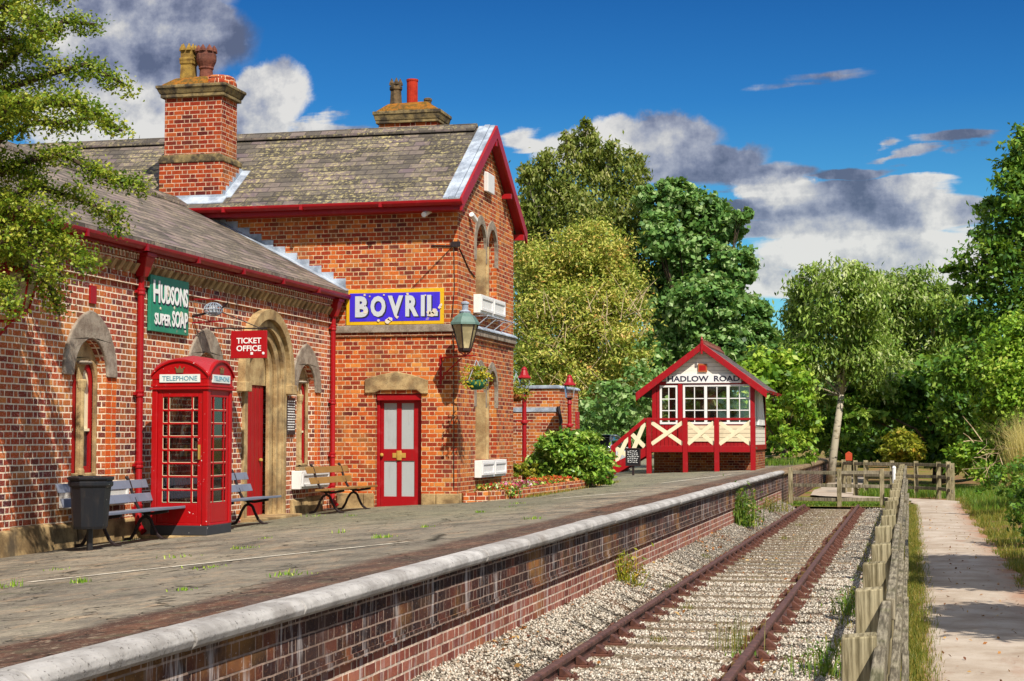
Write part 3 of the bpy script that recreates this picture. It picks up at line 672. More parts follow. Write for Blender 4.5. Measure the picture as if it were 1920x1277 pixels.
for c in WIN:
    w = MB().plate(arch(c, .46, 1.31, 2.65, .5), [arch(c - .228, .185, 1.36, 2.58, .3, 6), arch(c + .228, .185, 1.36, 2.58, .3, 6)], 'x', XW - .12, XW - .175).build('arched_window', 'stone', sb, bevel=.012)
    arch_band(MB(), c, .75, .88, .462, .502, 2.65, 'x', XW - .11, XW + .035).build('arch_surround', 'stone_grey', w, bevel=.02)
    MB().lathe((XW - .115, c, 1.34), [(.055, 0), (.055, .06), (.04, .09), (.04, 1.1), (.06, 1.16), (.075, 1.25), (.05, 1.27)], 10).build('mullion_shaft', 'stone', w, smooth=False)
    MB().lathe((XW - .11, c, 2.83), [(.01, -.03), (.12, -.02), (.14, .0), (.12, .02), (.01, .03)], 12).build('tracery_boss', 'stone_grey', w)
    for s in (-1, 1):
        MB().plate(arch(c + s * .228, .183, 1.362, 2.58, .298, 6), [arch(c + s * .228, .115, 1.45, 2.56, .2, 6)], 'x', XW - .178, XW - .235).build('window_frame', 'red', w)
        MB().plate(arch(c + s * .228, .114, 1.95, 2.56, .199, 6), [], 'x', XW - .20, XW - .215).box(XW - .215, XW - .17, c + s * .228 - .112, c + s * .228 + .112, 1.92, 1.955).build('blind', 'cream', w)
        MB().box(XW - .225, XW - .205, c + s * .228 - .114, c + s * .228 + .114, 1.45, 1.92).build('pane', 'glass', w)
    MB().box(XW + .004, XW - .05, c + .463, c + .76, 1.31, 2.648).build('brick_jamb', orange, w)
    MB().box(XW - .24, XW + .07, c - .52, c + .52, 1.24, 1.31).build('sill', 'stone', w, bevel=.01)
# ticket office doorway: hood mould and three recessed orders
dw = MB()
arch_band(dw, DC, 1.12, 1.1, .94, .92, 2.9, 'x', XW - .02, XW + .13, 2.72)
for s in (-1, 1): dw.box(XW - .02, XW + .16, DC + s * 1.03 - .13, DC + s * 1.03 + .13, 2.58, 2.74)
door = dw.build('doorway', 'stone', sb, bevel=.03)
for (w1, r1, w0, r0, x0, x1, mt) in ((.94, .92, .80, .79, -.02, .05, 'stone'), (.82, .81, .64, .65, -.09, -.025, 'stone'), (.66, .67, .48, .5, -.16, -.095, 'stone')):
    o = arch_band(MB(), DC, w1, r1, w0, r0, 2.9, 'x', XW + x0, XW + x1, .45).build('moulded_order', mt, door, bevel=.025)
for s in (-1, 1):
    MB().tube([(XW - .02, DC + s * .79, .5), (XW - .02, DC + s * .79, 2.86)], .045, 10).build('nook_shaft', 'stone', door)
MB().plate(arch(DC, .48, 2.72, 2.9, .5), [], 'x', XW - .215, XW - .165).build('tympanum', 'stone', door)
dl = MB().box(XW - .26, XW - .205, DC - .47, DC + .47, .46, 2.74)
for i in range(5): dl.box(XW - .207, XW - .192, DC - .45 + i * .185, DC - .45 + i * .185 + .16, .5, 2.7)
dl = dl.build('door', 'red', door, bevel=.006)
MB().lathe((XW - .165, DC + .3, 1.45), [(.01, -.03), (.035, -.015), (.035, .015), (.01, .03)], 10).build('door_knob', 'brass', dl)
MB().box(XW - .45, XW + .35, DC - .95, DC + .95, .2, .52).build('doorstep', 'stone', door, bevel=.015)
# corbelled cornice
cn = MB().box(XW, XW + .05, 9, YT - .02, 3.98, 4.06).box(XW, XW + .06, 9, YT - .02, 4.27, 4.33).box(XW, XW + .14, 9, YT - .02, 4.43, 4.50)
y = 9.1
while y < YT - .15: cn.box(XW, XW + .12, y, y + .055, 4.33, 4.432); y += .11
cn.build('cornice', 'brick_wing', sb)
cn = MB(); y = 9.1
while y < YT - .15: cn.quadbox([(XW, y, 4.14), (XW + .03, y, 4.14), (XW + .03, y + .10, 4.14), (XW, y + .10, 4.14), (XW, y, 4.275), (XW + .12, y, 4.275), (XW + .12, y + .10, 4.275), (XW, y + .10, 4.275)]); y += .22
cn.build('corbels', 'stone', sb)
def gutter(mb, p, q, r=.075):
    p = Vector(p); q = Vector(q); d = (q - p).normalized(); s_ = d.cross(Vector((0, 0, 1))); ring = []
    prof = [(math.cos(t) * r, -math.sin(t) * r) for t in [math.pi * i / 8 for i in range(9)]] + [(-r, .012), (-r * .84, .012)] + [(-math.cos(t) * r * .84, -math.sin(t) * r * .84) for t in [math.pi * i / 8 for i in range(1, 8)]] + [(r * .84, .012), (r, .012)]
    n = len(prof); b = len(mb.v)
    for e in (p, q):
        for a, z in prof: mb.v.append(tuple(e + s_ * a + Vector((0, 0, z))))
    for i in range(n): mb.f.append((b + i, b + (i + 1) % n, b + n + (i + 1) % n, b + n + i))
    mb.f.append(tuple(range(b, b + n))); mb.f.append(tuple(range(b + 2 * n - 1, b + n - 1, -1)))
    L_ = (q - p).length; k = int(L_ / 1.8)
    for i in range(1, k + 1):
        c = p + d * (L_ * i / (k + 1)); mb.bar(c - d * .03 + Vector((0, 0, -.04)), c + d * .03 + Vector((0, 0, -.04)), r * 2.2, .1)
    return mb
gutter(MB().box(XW + .14, XW + .17, 9, YT - .06, 4.42, 4.56), (XW + .25, 9, 4.52), (XW + .25, YT - .05, 4.52)).build('gutter', 'red_dark', sb)
def downpipe(x, y, zt, zb):
    o = MB().tube([(x + .06, y, zt), (x + .03, y, zt - .15), (x - .02, y, zt - .3), (x - .02, y, zb + .12), (x + .08, y, zb)], .048, 12).build('downpipe', 'red', sb, smooth=True)
    h = MB().quadbox([(x - .07, y - .07, zt - .34), (x + .05, y - .07, zt - .34), (x + .05, y + .07, zt - .34), (x - .07, y + .07, zt - .34), (x - .08, y - .14, zt - .06), (x + .13, y - .14, zt - .06), (x + .13, y + .14, zt - .06), (x - .08, y + .14, zt - .06)]).box(x - .09, x + .15, y - .15, y + .15, zt - .06, zt)
    h.build('hopper', 'red', o, bevel=.01)
    for z in (zt - .55, zb + 1.95, zb + .95, zb + .35): MB().lathe((x - .02, y, z), [(.05, -.05), (.062, -.04), (.062, -.02), (.056, 0), (.062, .02), (.062, .04), (.05, .05)], 12).box(x - .07, x - .03, y - .1, y + .1, z - .018, z + .018).build('collar', 'red', o)
downpipe(XW + .09, 21.42, 4.44, .5); downpipe(XW + .09, 29.45, 4.44, .55)
# wing roof
def slab(mb, a, b, y0, y1, t=.09):
    """sloping roof slab whose top runs from a=(x,z) to b=(x,z)"""
    mb.prism([a, b, (b[0], b[1] - t), (a[0], a[1] - t)], 'y', y0, y1); return mb
rf = slab(MB(), (XW + .27, 4.60), (-13.74, 6.40), 8.7, YT - .005).build('wing_roof', 'slate_wing', sb)
slab(MB(), (-17.5, 4.40), (-13.755, 6.40), 8.7, YT - .005).build('back_slope', 'slate_wing', rf)
rt_ = MB(); y = 8.7
while y < YT - .5: rt_.prism([(-13.97, 6.29), (-13.74, 6.43), (-13.51, 6.29), (-13.51, 6.34), (-13.74, 6.49), (-13.97, 6.34)], 'y', y, y + .44); y += .45
rt_.build('ridge_tiles', 'slate_wing', rf)
# stepped lead flashing against the tower
fl = MB(); n = 13
for i in range(n):
    x0 = XW + .2 - (3.2) * i / n; x1 = XW + .2 - 3.2 * (i + 1) / n; zz = 4.6 + (XW + .27 - x1) * .5244
    fl.box(x1, x0, YT - .022, YT - .003, zz - .32, zz + .09)
fl.quadbox([(XW + .27, YT - .2, 4.605), (-13.74, YT - .2, 6.405), (-13.74, YT - .006, 6.405), (XW + .27, YT - .006, 4.605), (XW + .27, YT - .2, 4.612), (-13.74, YT - .2, 6.412), (-13.74, YT - .006, 6.44), (XW + .27, YT - .006, 4.64)])
fl.build('stepped_flashing', 'lead', sb)

# tower block -------------------------------------------------------------------
dx0, dx1, dzt = -9.80, -8.89, 2.66
MB().plate([(-19, -.2), (XT, -.2), (XT, 6.3), (-19, 6.3)], [[(dx0, .3), (dx0, dzt), (dx1, dzt), (dx1, .3)]], 'y', YT, YT + .36).build('tower_wall', 'brick', sb)
def yq(px, py): return PX(px, py, XT).y
RZ, RY = 8.02, 32.04; EZ = 6.22; EY0, EY1 = 29.40, 34.68
u1, u2, u3, u4 = yq(892, 500), yq(911, 500), yq(914, 500), yq(931, 500)
zu0, zut = PX(900, 553, XT).z, PX(900, 420, XT).z
zl0, zlt = PX(900, 862, XT).z, PX(900, 692, XT).z
def lanc(a, b, z0, zt): return arch((a + b) / 2, (b - a) / 2, z0, zt - (b - a) * .55, (b - a) * .55, 6)
gh = [lanc(u1, u2, zu0, zut), lanc(u3, u4, zu0, zut), lanc(u1, u2, zl0, zlt), lanc(u3, u4, zl0, zlt)]
k_ = (RZ - EZ) / (RY - EY0)
MB().plate([(YT + .362, -.2), (YF, -.2), (YF, EZ - .1 + (EY1 - YF) * k_ * .9), (RY, RZ - .12), (YT + .362, EZ + (YT + .362 - EY0) * k_ - .12)], gh, 'x', XT, XT - .36).build('gable_wall', 'brick', sb)
MB().box(-19, XT - .362, YF - .36, YF, -.2, 6.3).box(-19.2, -19, YT, YF, -.2, 6.3).build('rear_wall', 'brick', sb)
for zb, zt in ((zu0, zut), (zl0, zlt)):
    w = MB()
    for a, b in ((u1, u2), (u3, u4)):
        q = lanc(a, b, zb, zt); big = lanc(a - .13, b + .06, zt - .75, zt + .18)
        inn = [p for p in lanc(a + .001, b - .001, zt - .75, zt)]
        w.plate(big + list(reversed(inn)), [], 'x', XT - .05, XT + .025)
    w = w.build('lancet_window', 'stone_grey', sb, bevel=.01)
    MB().tube([(XT - .02, u2 + .07, zb), (XT - .02, u2 + .07, zt - .4)], .07, 10).box(XT - .355, XT - .0, u2 - .03, u2 - .003, zb, zt - .45).build('mullion', 'stone', w)
    for a, b in ((u1, u2), (u3, u4)):
        MB().plate(lanc(a + .005, b - .005, zb + .005, zt - .005), [lanc(a + .09, b - .09, zb + .1, zt - .1)], 'x', XT - .35, XT - .30).build('window_frame', 'red', w)
        MB().plate(lanc(a + .09, b - .09, zb + .1, zt - .1), [], 'x', XT - .34, XT - .325).build('pane', 'glass', w)
# tower plinth, string course
tp = MB(); x = -10.54
while x < XT + .05:
    x1 = min(x + rnd.uniform(.4, .6), XT + .06)
    if not (x1 > dx0 - .01 and x < dx1 + .01): tp.box(x, x1 - .01, YT - .06, YT + .05, .2, .79 + rnd.uniform(-.01, .01))
    elif x < dx0: tp.box(x, dx0 - .012, YT - .06, YT + .05, .2, .785)
    elif x1 > dx1: tp.box(dx1 + .012, x1 - .01, YT - .06, YT + .05, .2, .785)
    x = x1
tp.build('plinth', 'stone_plinth', sb, bevel=.015); tp = MB()
y = YT + .06
while y < YF - .1: tp.box(XT - .02, XT + .06, y, min(YF, y + .7) - .01, .2, .79 + rnd.uniform(-.01, .01)); y += .7
tp.build('plinth', 'stone_plinth', sb, bevel=.015)
MB().box(XW + .02, XT + .07, YT - .07, YT - .002, 3.81, 3.95).box(XT + .002, XT + .07, YT - .002, YF, 3.81, 3.95).build('string_course', 'stone_grey', sb, bevel=.012)
MB().box(XW + .02, XT + .03, YT - .035, YT - .002, 3.74, 3.81).box(XT + .002, XT + .035, YT - .002, YF, 3.74, 3.81).build('string_moulding', 'brick_box', sb)
MB().quadbox([(XT + .002, YT - .05, 3.953), (XT + .10, YT - .05, 3.935), (XT + .10, YF, 3.935), (XT + .002, YF, 3.953), (XT + .002, YT - .05, 4.02), (XT + .10, YT - .05, 3.955), (XT + .10, YF, 3.955), (XT + .002, YF, 4.02)]).build('string_flashing', 'lead', sb)
# door of the tower
fd = MB().plate([(dx0 + .003, .45), (dx1 - .003, .45), (dx1 - .003, dzt - .003), (dx0 + .003, dzt - .003)], [[(dx0 + .06, .5), (dx1 - .06, .5), (dx1 - .06, dzt - .12), (dx0 + .06, dzt - .12)]], 'y', YT + .10, YT + .22).build('front_door', 'red', sb, bevel=.008)
def P2(px, py): q = PY(px, py, YT + .15); return q.x, q.z
pn = []
for a, b, c, d in ((720, 756, 744, 842), (753, 756, 776, 842), (720, 864, 744, 931), (753, 864, 777, 931)):
    x0, z1 = P2(a, b); x1, z0 = P2(c, d); pn.append([(x0, z0), (x1, z0), (x1, z1), (x0, z1)])
MB().plate([(dx0 + .062, .5), (dx1 - .062, .5), (dx1 - .062, dzt - .122), (dx0 + .062, dzt - .122)], pn, 'y', YT + .15, YT + .195).build('door_leaf', 'red', fd, bevel=.005)
for q in pn: MB().box(q[0][0], q[1][0], YT + .168, YT + .18, q[0][1], q[2][1]).build('pane', 'frost', fd)
cx, cz = P2(748.5, 854)
MB().box(cx - .13, cx + .13, YT + .138, YT + .15, cz - .045, cz + .045).lathe((cx, YT + .14, cz), [(.05, -.09), (.06, 0), (.05, .09)], 10, sy=.4).build('letter_plate', 'brass', fd, bevel=.004)
cx, cz = P2(717, 853)
MB().lathe((cx, YT + .11, cz), [(.01, -.035), (.032, -.02), (.036, 0), (.032, .02), (.01, .035)], 10).build('door_knob', 'brass', fd)
MB().box(dx0 + .02, dx1 - .02, YT + .03, YT + .10, dzt - .13, dzt - .01).build('door_hood', 'red', fd, bevel=.01)
q = [PY(a, b, YT) for a, b in ((685, 737), (685, 711), (715, 702), (745, 697), (775, 703), (803, 713), (803, 738))]
ln = [(p.x, p.z) for p in q]; ln = ln + [(dx1 - .0, ln[-1][1]), (dx1 - .09, dzt + .06), (dx0 + .09, dzt + .06), (dx0, ln[0][1])]
MB().prism(ln, 'y', YT - .045, YT + .09).build('door_lintel', 'stone', sb, bevel=.015)
MB().box(dx0 - .05, dx1 + .05, YT - .18, YT + .3, .3, .5).build('doorstep', 'stone', sb, bevel=.01)
# main roof
def slab2(mb, a, b, x0, x1, t=.10): mb.prism([a, b, (b[0], b[1] - t), (a[0], a[1] - t)], 'x', x0, x1); return mb
mr = slab2(MB(), (EY0 - .04, EZ + .03), (RY, RZ + .06), -19.2, XT + .16).build('main_roof', 'slate', sb)
slab2(MB(), (EY1 + .04, EZ + .03), (RY + .002, RZ + .06), -19.2, XT + .16).build('back_slope', 'slate', mr)
rt_ = MB(); x = -19.2
while x < XT - .25: rt_.prism([(RY - .2, RZ - .03), (RY, RZ + .1), (RY + .2, RZ - .03), (RY + .2, RZ + .02), (RY, RZ + .155), (RY - .2, RZ + .02)], 'x', x, x + .44); x += .45
rt_.build('ridge_tiles', 'slate', mr)
lv = MB()
for a, b, h in ((-.17, -.06, .028), (-.05, .06, .05), (.07, .165, .035)):
    lv.prism([(EY0 - .03, EZ + .037), (RY, RZ + .067), (RY, RZ + .067 + h), (EY0 - .03, EZ + .037 + h)], 'x', XT + a, XT + b)
lv.build('verge_flashing', 'lead', mr)
bb = MB()
for ya in (EY0 - .06, EY1 + .06):
    y2 = RY - .001 if ya < RY else RY + .001
    bb.prism([(ya, EZ + .05), (y2, RZ + .09), (y2, RZ - .17), (ya, EZ - .2)], 'x', XT + .165, XT + .215)
bb.build('bargeboard', 'red', sb, bevel=.008)
MB().prism([(EY1 + .03, EZ - .07), (RY, RZ - .04), (RY, RZ - .07), (EY1 + .03, EZ - .10)], 'x', XT + .002, XT + .163).prism([(EY0 - .03, EZ - .07), (RY - .003, RZ - .04), (RY - .003, RZ - .07), (EY0 - .03, EZ - .10)], 'x', XT + .002, XT + .163).build('soffit', 'red', sb)
MB().bar((XT - .02, 33.3, 6.85), (XT + .2, 33.3, 6.85), .1, .1).bar((XT - .02, 34.45, 6.12), (XT + .2, 34.45, 6.12), .12, .12).bar((XT - .02, RY, 7.75), (XT + .2, RY, 7.75), .1, .12).build('purlin_ends', 'red', sb)
gutter(MB().box(-19, XT + .16, EY0 + .04, EY0 + .07, EZ - .16, EZ - .0).box(-19, XT + .14, EY0 + .07, YT - .002, EZ - .16, EZ - .13), (-19, EY0 - .05, EZ - .0), (XT + .22, EY0 - .05, EZ - .0), .085).build('gutter', 'red', sb)
# chimney rising from the front slope
def pot(mb, c, prof, n=16, rot=0): mb.lathe(c, prof, n, rot)
CXa, CXb = -14.18, -12.98; CY0, CY1 = YT - .0, YT + .76
ck = MB().box(CXa, CXb, CY0 + .002, CY1, 7.36, 8.5).box(CXa - .07, CXb + .07, CY0 - .07, CY1 + .07, 6.32, 7.2).build('chimney', 'brick_chim', sb)
MB().prism([(CXa - .09, 7.2), (CXb + .09, 7.2), (CXb + .09, 7.29), (CXb + .0, 7.36), (CXa - .0, 7.36), (CXa - .09, 7.29)], 'y', CY0 - .09, CY1 + .09).build('band', 'stone_chim', ck, bevel=.015)
cap = MB().box(CXa - .07, CXb + .07, CY0 - .07, CY1 + .07, 8.5, 8.57).quadbox([(CXa - .08, CY0 - .08, 8.57), (CXb + .08, CY0 - .08, 8.57), (CXb + .08, CY1 + .08, 8.57), (CXa - .08, CY1 + .08, 8.57), (CXa - .13, CY0 - .13, 8.68), (CXb + .13, CY0 - .13, 8.68), (CXb + .13, CY1 + .13, 8.68), (CXa - .13, CY1 + .13, 8.68)]).box(CXa - .145, CXb + .145, CY0 - .145, CY1 + .145, 8.68, 8.74)
cap.build('cap', 'stone_chim', ck, bevel=.012)
MB().quadbox([(CXa - .1, CY0 - .1, 8.74), (CXb - .3, CY0 - .1, 8.74), (CXb - .3, CY1 + .1, 8.74), (CXa - .1, CY1 + .1, 8.74), (CXa + .15, CY0 + .12, 8.93), (CXb - .36, CY0 + .12, 8.95), (CXb - .36, CY1 - .12, 8.95), (CXa + .15, CY1 - .12, 8.93)]).build('flaunching', 'moss', ck, bevel=.05)
MB().lathe((CXb - .2, CY0 + .38, 8.72), [(.33, 0), (.33, .1), (.30, .16), (.30, .2), (.25, .24)], 14).build('pot_stump', 'brick_chim', ck)
pa = MB().lathe((-13.86, CY0 + .38, 8.80), [(.21, 0), (.185, .1), (.165, .42), (.19, .45), (.19, .5), (.20, .52), (.20, .55), (.17, .57), (.17, .74)], 4, math.pi / 4)
for i in range(4):
    a = math.pi / 2 * i
    for s in (-1, 1):
        c = Vector((-13.86 + .12 * math.cos(a) - s * .06 * math.sin(a), CY0 + .38 + .12 * math.sin(a) + s * .06 * math.cos(a), 9.54)); pa.lathe(tuple(c), [(.06, -.03), (.05, .02), (.006, .11)], 4, math.pi / 4)
pa.build('chimney_pot', 'buff', ck)
pb = MB().lathe((-13.50, CY0 + .42, 8.82), [(.19, 0), (.14, .1), (.128, .3), (.15, .33), (.145, .36), (.19, .46), (.20, .5), (.20, .6), (.185, .62), (.185, .68)], 16)
for i in range(8):
    a = math.pi / 4 * i; pb.lathe((-13.5 + .165 * math.cos(a), CY0 + .42 + .165 * math.sin(a), 9.5), [(.07, -.02), (.06, .03), (.008, .11)], 5)
pb.build('chimney_pot', 'brownpot', ck)
# lead apron of the chimney
fl = MB().box(CXa - .35, CXb + .12, EY0 - .0, CY0 - .072, EZ + .05, EZ + .40)
fl = MB()
za = EZ + .03 + k_ * (CY0 - .09 - EY0)
fl.box(CXa - .1, CXb + .1, CY0 - .088, CY0 - .072, za - .08, za + .10)
fl.quadbox([(CXa - .25, CY0 - .28, EZ + .045 + .1 * k_), (CXb + .16, CY0 - .28, EZ + .045 + .1 * k_), (CXb + .16, CY0 - .085, za + .01), (CXa - .25, CY0 - .085, za + .01), (CXa - .25, CY0 - .28, EZ + .075 + .1 * k_), (CXb + .16, CY0 - .28, EZ + .075 + .1 * k_), (CXb + .16, CY0 - .085, za + .06), (CXa - .25, CY0 - .085, za + .06)])
for i in range(6):
    y0 = CY0 - .08 + i * .16; fl.box(CXb + .072, CXb + .088, y0, y0 + .17, za + k_ * (y0 - CY0) + .0, za + k_ * (y0 - CY0) + .24)
    fl.quadbox([(CXb + .07, y0, za + k_ * (y0 + .08 - CY0) + .03), (CXb + .25, y0, za + k_ * (y0 + .08 - CY0) + .03), (CXb + .25, y0 + .16, za + k_ * (y0 + .24 - CY0) + .03), (CXb + .07, y0 + .16, za + k_ * (y0 + .24 - CY0) + .03), (CXb + .07, y0, za + k_ * (y0 + .08 - CY0) + .06), (CXb + .25, y0, za + k_ * (y0 + .08 - CY0) + .05), (CXb + .25, y0 + .16, za + k_ * (y0 + .24 - CY0) + .05), (CXb + .07, y0 + .16, za + k_ * (y0 + .24 - CY0) + .06)])
fl.build('flashing', 'lead', ck)
# second chimney behind the ridge
DXa, DXb, DY0, DY1 = -10.62, -9.37, 32.4, 33.1
c2 = MB().box(DXa, DXb, DY0, DY1, 7.3, 8.32).build('chimney', 'brick_chim', sb)
c2['label'] = 'chimney behind the ridge with one red pot and one dark pot'; ck['label'] = 'tall chimney with two crowned pots and an orange mossy cap'
MB().box(DXa - .05, DXb + .05, DY0 - .05, DY1 + .05, 8.32, 8.38).quadbox([(DXa - .06, DY0 - .06, 8.38), (DXb + .06, DY0 - .06, 8.38), (DXb + .06, DY1 + .06, 8.38), (DXa - .06, DY1 + .06, 8.38), (DXa - .09, DY0 - .09, 8.5), (DXb + .09, DY0 - .09, 8.5), (DXb + .09, DY1 + .09, 8.5), (DXa - .09, DY1 + .09, 8.5)]).box(DXa - .105, DXb + .105, DY0 - .105, DY1 + .105, 8.5, 8.57).build('cap', 'stone_chim', c2, bevel=.01)
MB().quadbox([(DXa - .07, DY0 - .07, 8.57), (DXb + .07, DY0 - .07, 8.57), (DXb + .07, DY1 + .07, 8.57), (DXa - .07, DY1 + .07, 8.57), (DXa + .17, DY0 + .1, 8.76), (DXb - .25, DY0 + .1, 8.78), (DXb - .25, DY1 - .1, 8.78), (DXa + .17, DY1 - .1, 8.76)]).build('flaunching', 'moss', c2, bevel=.03)
pa = MB().lathe((-10.34, DY0 + .3, 8.72), [(.15, 0), (.13, .1), (.115, .34), (.14, .37), (.14, .42), (.12, .44), (.12, .5)], 8)
for i in range(4):
    a = math.pi / 2 * i + .4; pa.lathe((-10.34 + .09 * math.cos(a), DY0 + .3 + .09 * math.sin(a), 9.2), [(.06, -.02), (.05, .03), (.006, .13)], 5)
pa.build('chimney_pot', 'darkpot', c2)
MB().lathe((-9.99, DY0 + .32, 8.72), [(.12, 0), (.115, .05), (.115, .52), (.125, .53), (.125, .57), (.1, .57), (.1, .5)], 16).build('chimney_pot', 'redpot', c2)
MB().lathe((-9.66, DY0 + .35, 8.7), [(.08, 0), (.075, .12), (.09, .13), (.09, .17), (.06, .19)], 12).build('chimney_pot', 'darkpot', c2)
# cables on the tower corner
wr = MB().tube([(XT - .06, YT - .02, 5.5), (XT - .05, YT - .015, 4.6), (XT - .08, YT - .08, 3.95), (XT - .06, YT - .02, 3.6), (XT - .05, YT - .02, .9)], .008, 5)
wr.tube([(XT - .06, YT - .02, 5.42), (XT - .5, YT - .02, 5.44)], .014, 5).tube([(XT + .01, YT + .1, 5.4), (XT + .015, 30.6, 5.05), (XT + .015, u1 - .1, 4.95)], .012, 5)
wr.tube([(XT - .05, YT - .02, 5.45), (-9.1, YT - .03, 4.62), (-9.6, YT - .03, 3.7)], .006, 4)
wr.box(XT - .1, XT + .06, YT - .06, YT - .0, 5.40, 5.50)
wr.build('cable', 'iron', sb)

# ------------------------------------------------------------------ telephone box
bx1, by0 = -9.30, 20.99; bw = .84; bx0 = bx1 - bw; by1 = by0 + bw; bz = plat(-9.7, 21.4) - .0
ph = thing('telephone_box', 'red telephone box with small paned windows and domed roof by the drainpipe', 'telephone box', ((bx0 + bx1) / 2, (by0 + by1) / 2, bz))
MB().box(bx0 - .12, bx1 + .06, by0 - .06, by1 + .1, bz - .1, bz + .02).build('slab', 'stone_plinth', ph, bevel=.02)
MB().box(bx0 + .0, bx1 - .0, by0, by1, bz + .02, bz + .155).build('plinth', 'plinth_black', ph, bevel=.01)
zb, zt = bz + .155, bz + 2.02
fm = MB(); pw_ = .085
for x in (bx0, bx1 - pw_):
    for y in (by0, by1 - pw_): fm.box(x, x + pw_, y, y + pw_, zb, zt + .24)
fm.box(bx0 + .01, bx1 - .01, by0 + .01, by1 - .01, zb - .01, zb + .03).box(bx0 + .004, bx1 - .004, by0 + .004, by1 - .004, zt + .0, zt + .235)
fm.build('frame', 'red_box', ph, bevel=.012)
mo = MB()
for z, e in ((zt - .01, .022), (zt + .03, .012)): 
    mo.box(bx0 - e, bx1 + e, by0 - e, by0 + .05, z, z + .03).box(bx0 - e, bx1 + e, by1 - .05, by1 + e, z, z + .03).box(bx1 - .05, bx1 + e, by0 + .051, by1 - .051, z, z + .03).box(bx0 - e, bx0 + .05, by0 + .051, by1 - .051, z, z + .03)
mo.build('moulding', 'red_box', ph, bevel=.006)
def phone_side(o0, rt, inn, name):
    """one glazed face; o0 lower left corner of the opening, rt along it, inn inwards"""
    o0 = Vector(o0); rt = Vector(rt); inn = Vector(inn); W = bw - 2 * pw_; Hh = zt - zb - .04
    def bxx(mb, a0, a1, z0, z1, d0, d1):
        c = [o0 + rt * a + inn * d + Vector((0, 0, z)) for z in (z0, z1) for a, d in ((a0, d0), (a1, d0), (a1, d1), (a0, d1))]
        mb.quadbox(c)
    f = MB(); st = .075; z0, z1 = .27, Hh - .10
    bxx(f, 0, st, 0, Hh, .02, .06); bxx(f, W - st, W, 0, Hh, .02, .06); bxx(f, st, W - st, 0, z0, .02, .06); bxx(f, st, W - st, z1, Hh, .02, .06)
    bxx(f, 0, W, Hh - .012, Hh + .002, .0, .021)
    f = f.build(name, 'red_box', ph, bevel=.008)
    g = MB(); a0, a1 = st + .085, W - st - .085
    for a in (a0, a1): bxx(g, a - .011, a + .011, z0, z1, .022, .055)
    for i in range(1, 8):
        z = z0 + (z1 - z0) * i / 8; bxx(g, st, W - st, z - .011, z + .011, .024, .053)
    g.build('glazing_bar', 'red_box', f)
    ed = MB()
    for i in range(8):
        za, zb2 = z0 + (z1 - z0) * i / 8 + .011, z0 + (z1 - z0) * (i + 1) / 8 - .011
        for b0, b1 in ((st, a0 - .011), (a0 + .011, a1 - .011), (a1 + .011, W - st)):
            bxx(ed, b0, b1, za, za + .006, .03, .04); bxx(ed, b0, b0 + .005, za, zb2, .03, .04)
    ed.build('putty_line', 'cream', f)
    p = MB(); bxx(p, st, W - st, z0, z1, .036, .041); p.build('pane', 'clear', f)
    return f, bxx
d1, bxx = phone_side((bx0 + pw_, by0, zb + .03), (1, 0, 0), (0, 1, 0), 'door')
MB().box(bx1 - pw_ - .05, bx1 - pw_ - .03, by0 - .02, by0 + .02, zb + .9, zb + 1.1).build('door_handle', 'brass', d1)
phone_side((bx1, by0 + pw_, zb + .03), (0, 1, 0), (-1, 0, 0), 'side_panel'); phone_side((bx0, by0 + pw_, zb + .03), (0, 1, 0), (1, 0, 0), 'side_panel')
MB().box(bx0 + pw_, bx1 - pw_, by1 - .06, by1 - .03, zb, zt).build('back_panel', 'red_box', ph)
# pediments and domed roof
rz = zt + .235; cxm, cym = (bx0 + bx1) / 2, (by0 + by1) / 2
def seg(c, hw, z0, rise, n=14):
    Rr = (rise * rise + hw * hw) / (2 * rise); a = math.asin(hw / Rr)
    return [(c + Rr * math.sin(-a + 2 * a * i / n), z0 + rise - Rr + Rr * math.cos(-a + 2 * a * i / n)) for i in range(n + 1)]
rs = seg(cxm, bw / 2 + .005, rz - .06, .21)
MB().prism(rs + [(bx1 + .005, rz - .10), (bx0 - .005, rz - .10)], 'y', by0 - .006, by0 + .05).build('pediment', 'red_box', ph, bevel=.006)
rs2 = seg(cym, bw / 2 + .005, rz - .06, .21)
MB().prism(rs2 + [(by1 + .005, rz - .10), (by0 - .005, rz - .10)], 'x', bx1 + .006, bx1 - .05).build('pediment', 'red_box', ph, bevel=.006)
band = MB()
for rr, ax, a0, a1 in ((rs, 'y', by0 - .03, by0 + .03), (rs2, 'x', bx1 + .03, bx1 - .03)):
    up = [(u, z + .022) for u, z in rr]; band.plate(up + list(reversed([(u, z - .006) for u, z in rr])), [], ax, a0, a1)
band.build('pediment_moulding', 'red_box', ph)
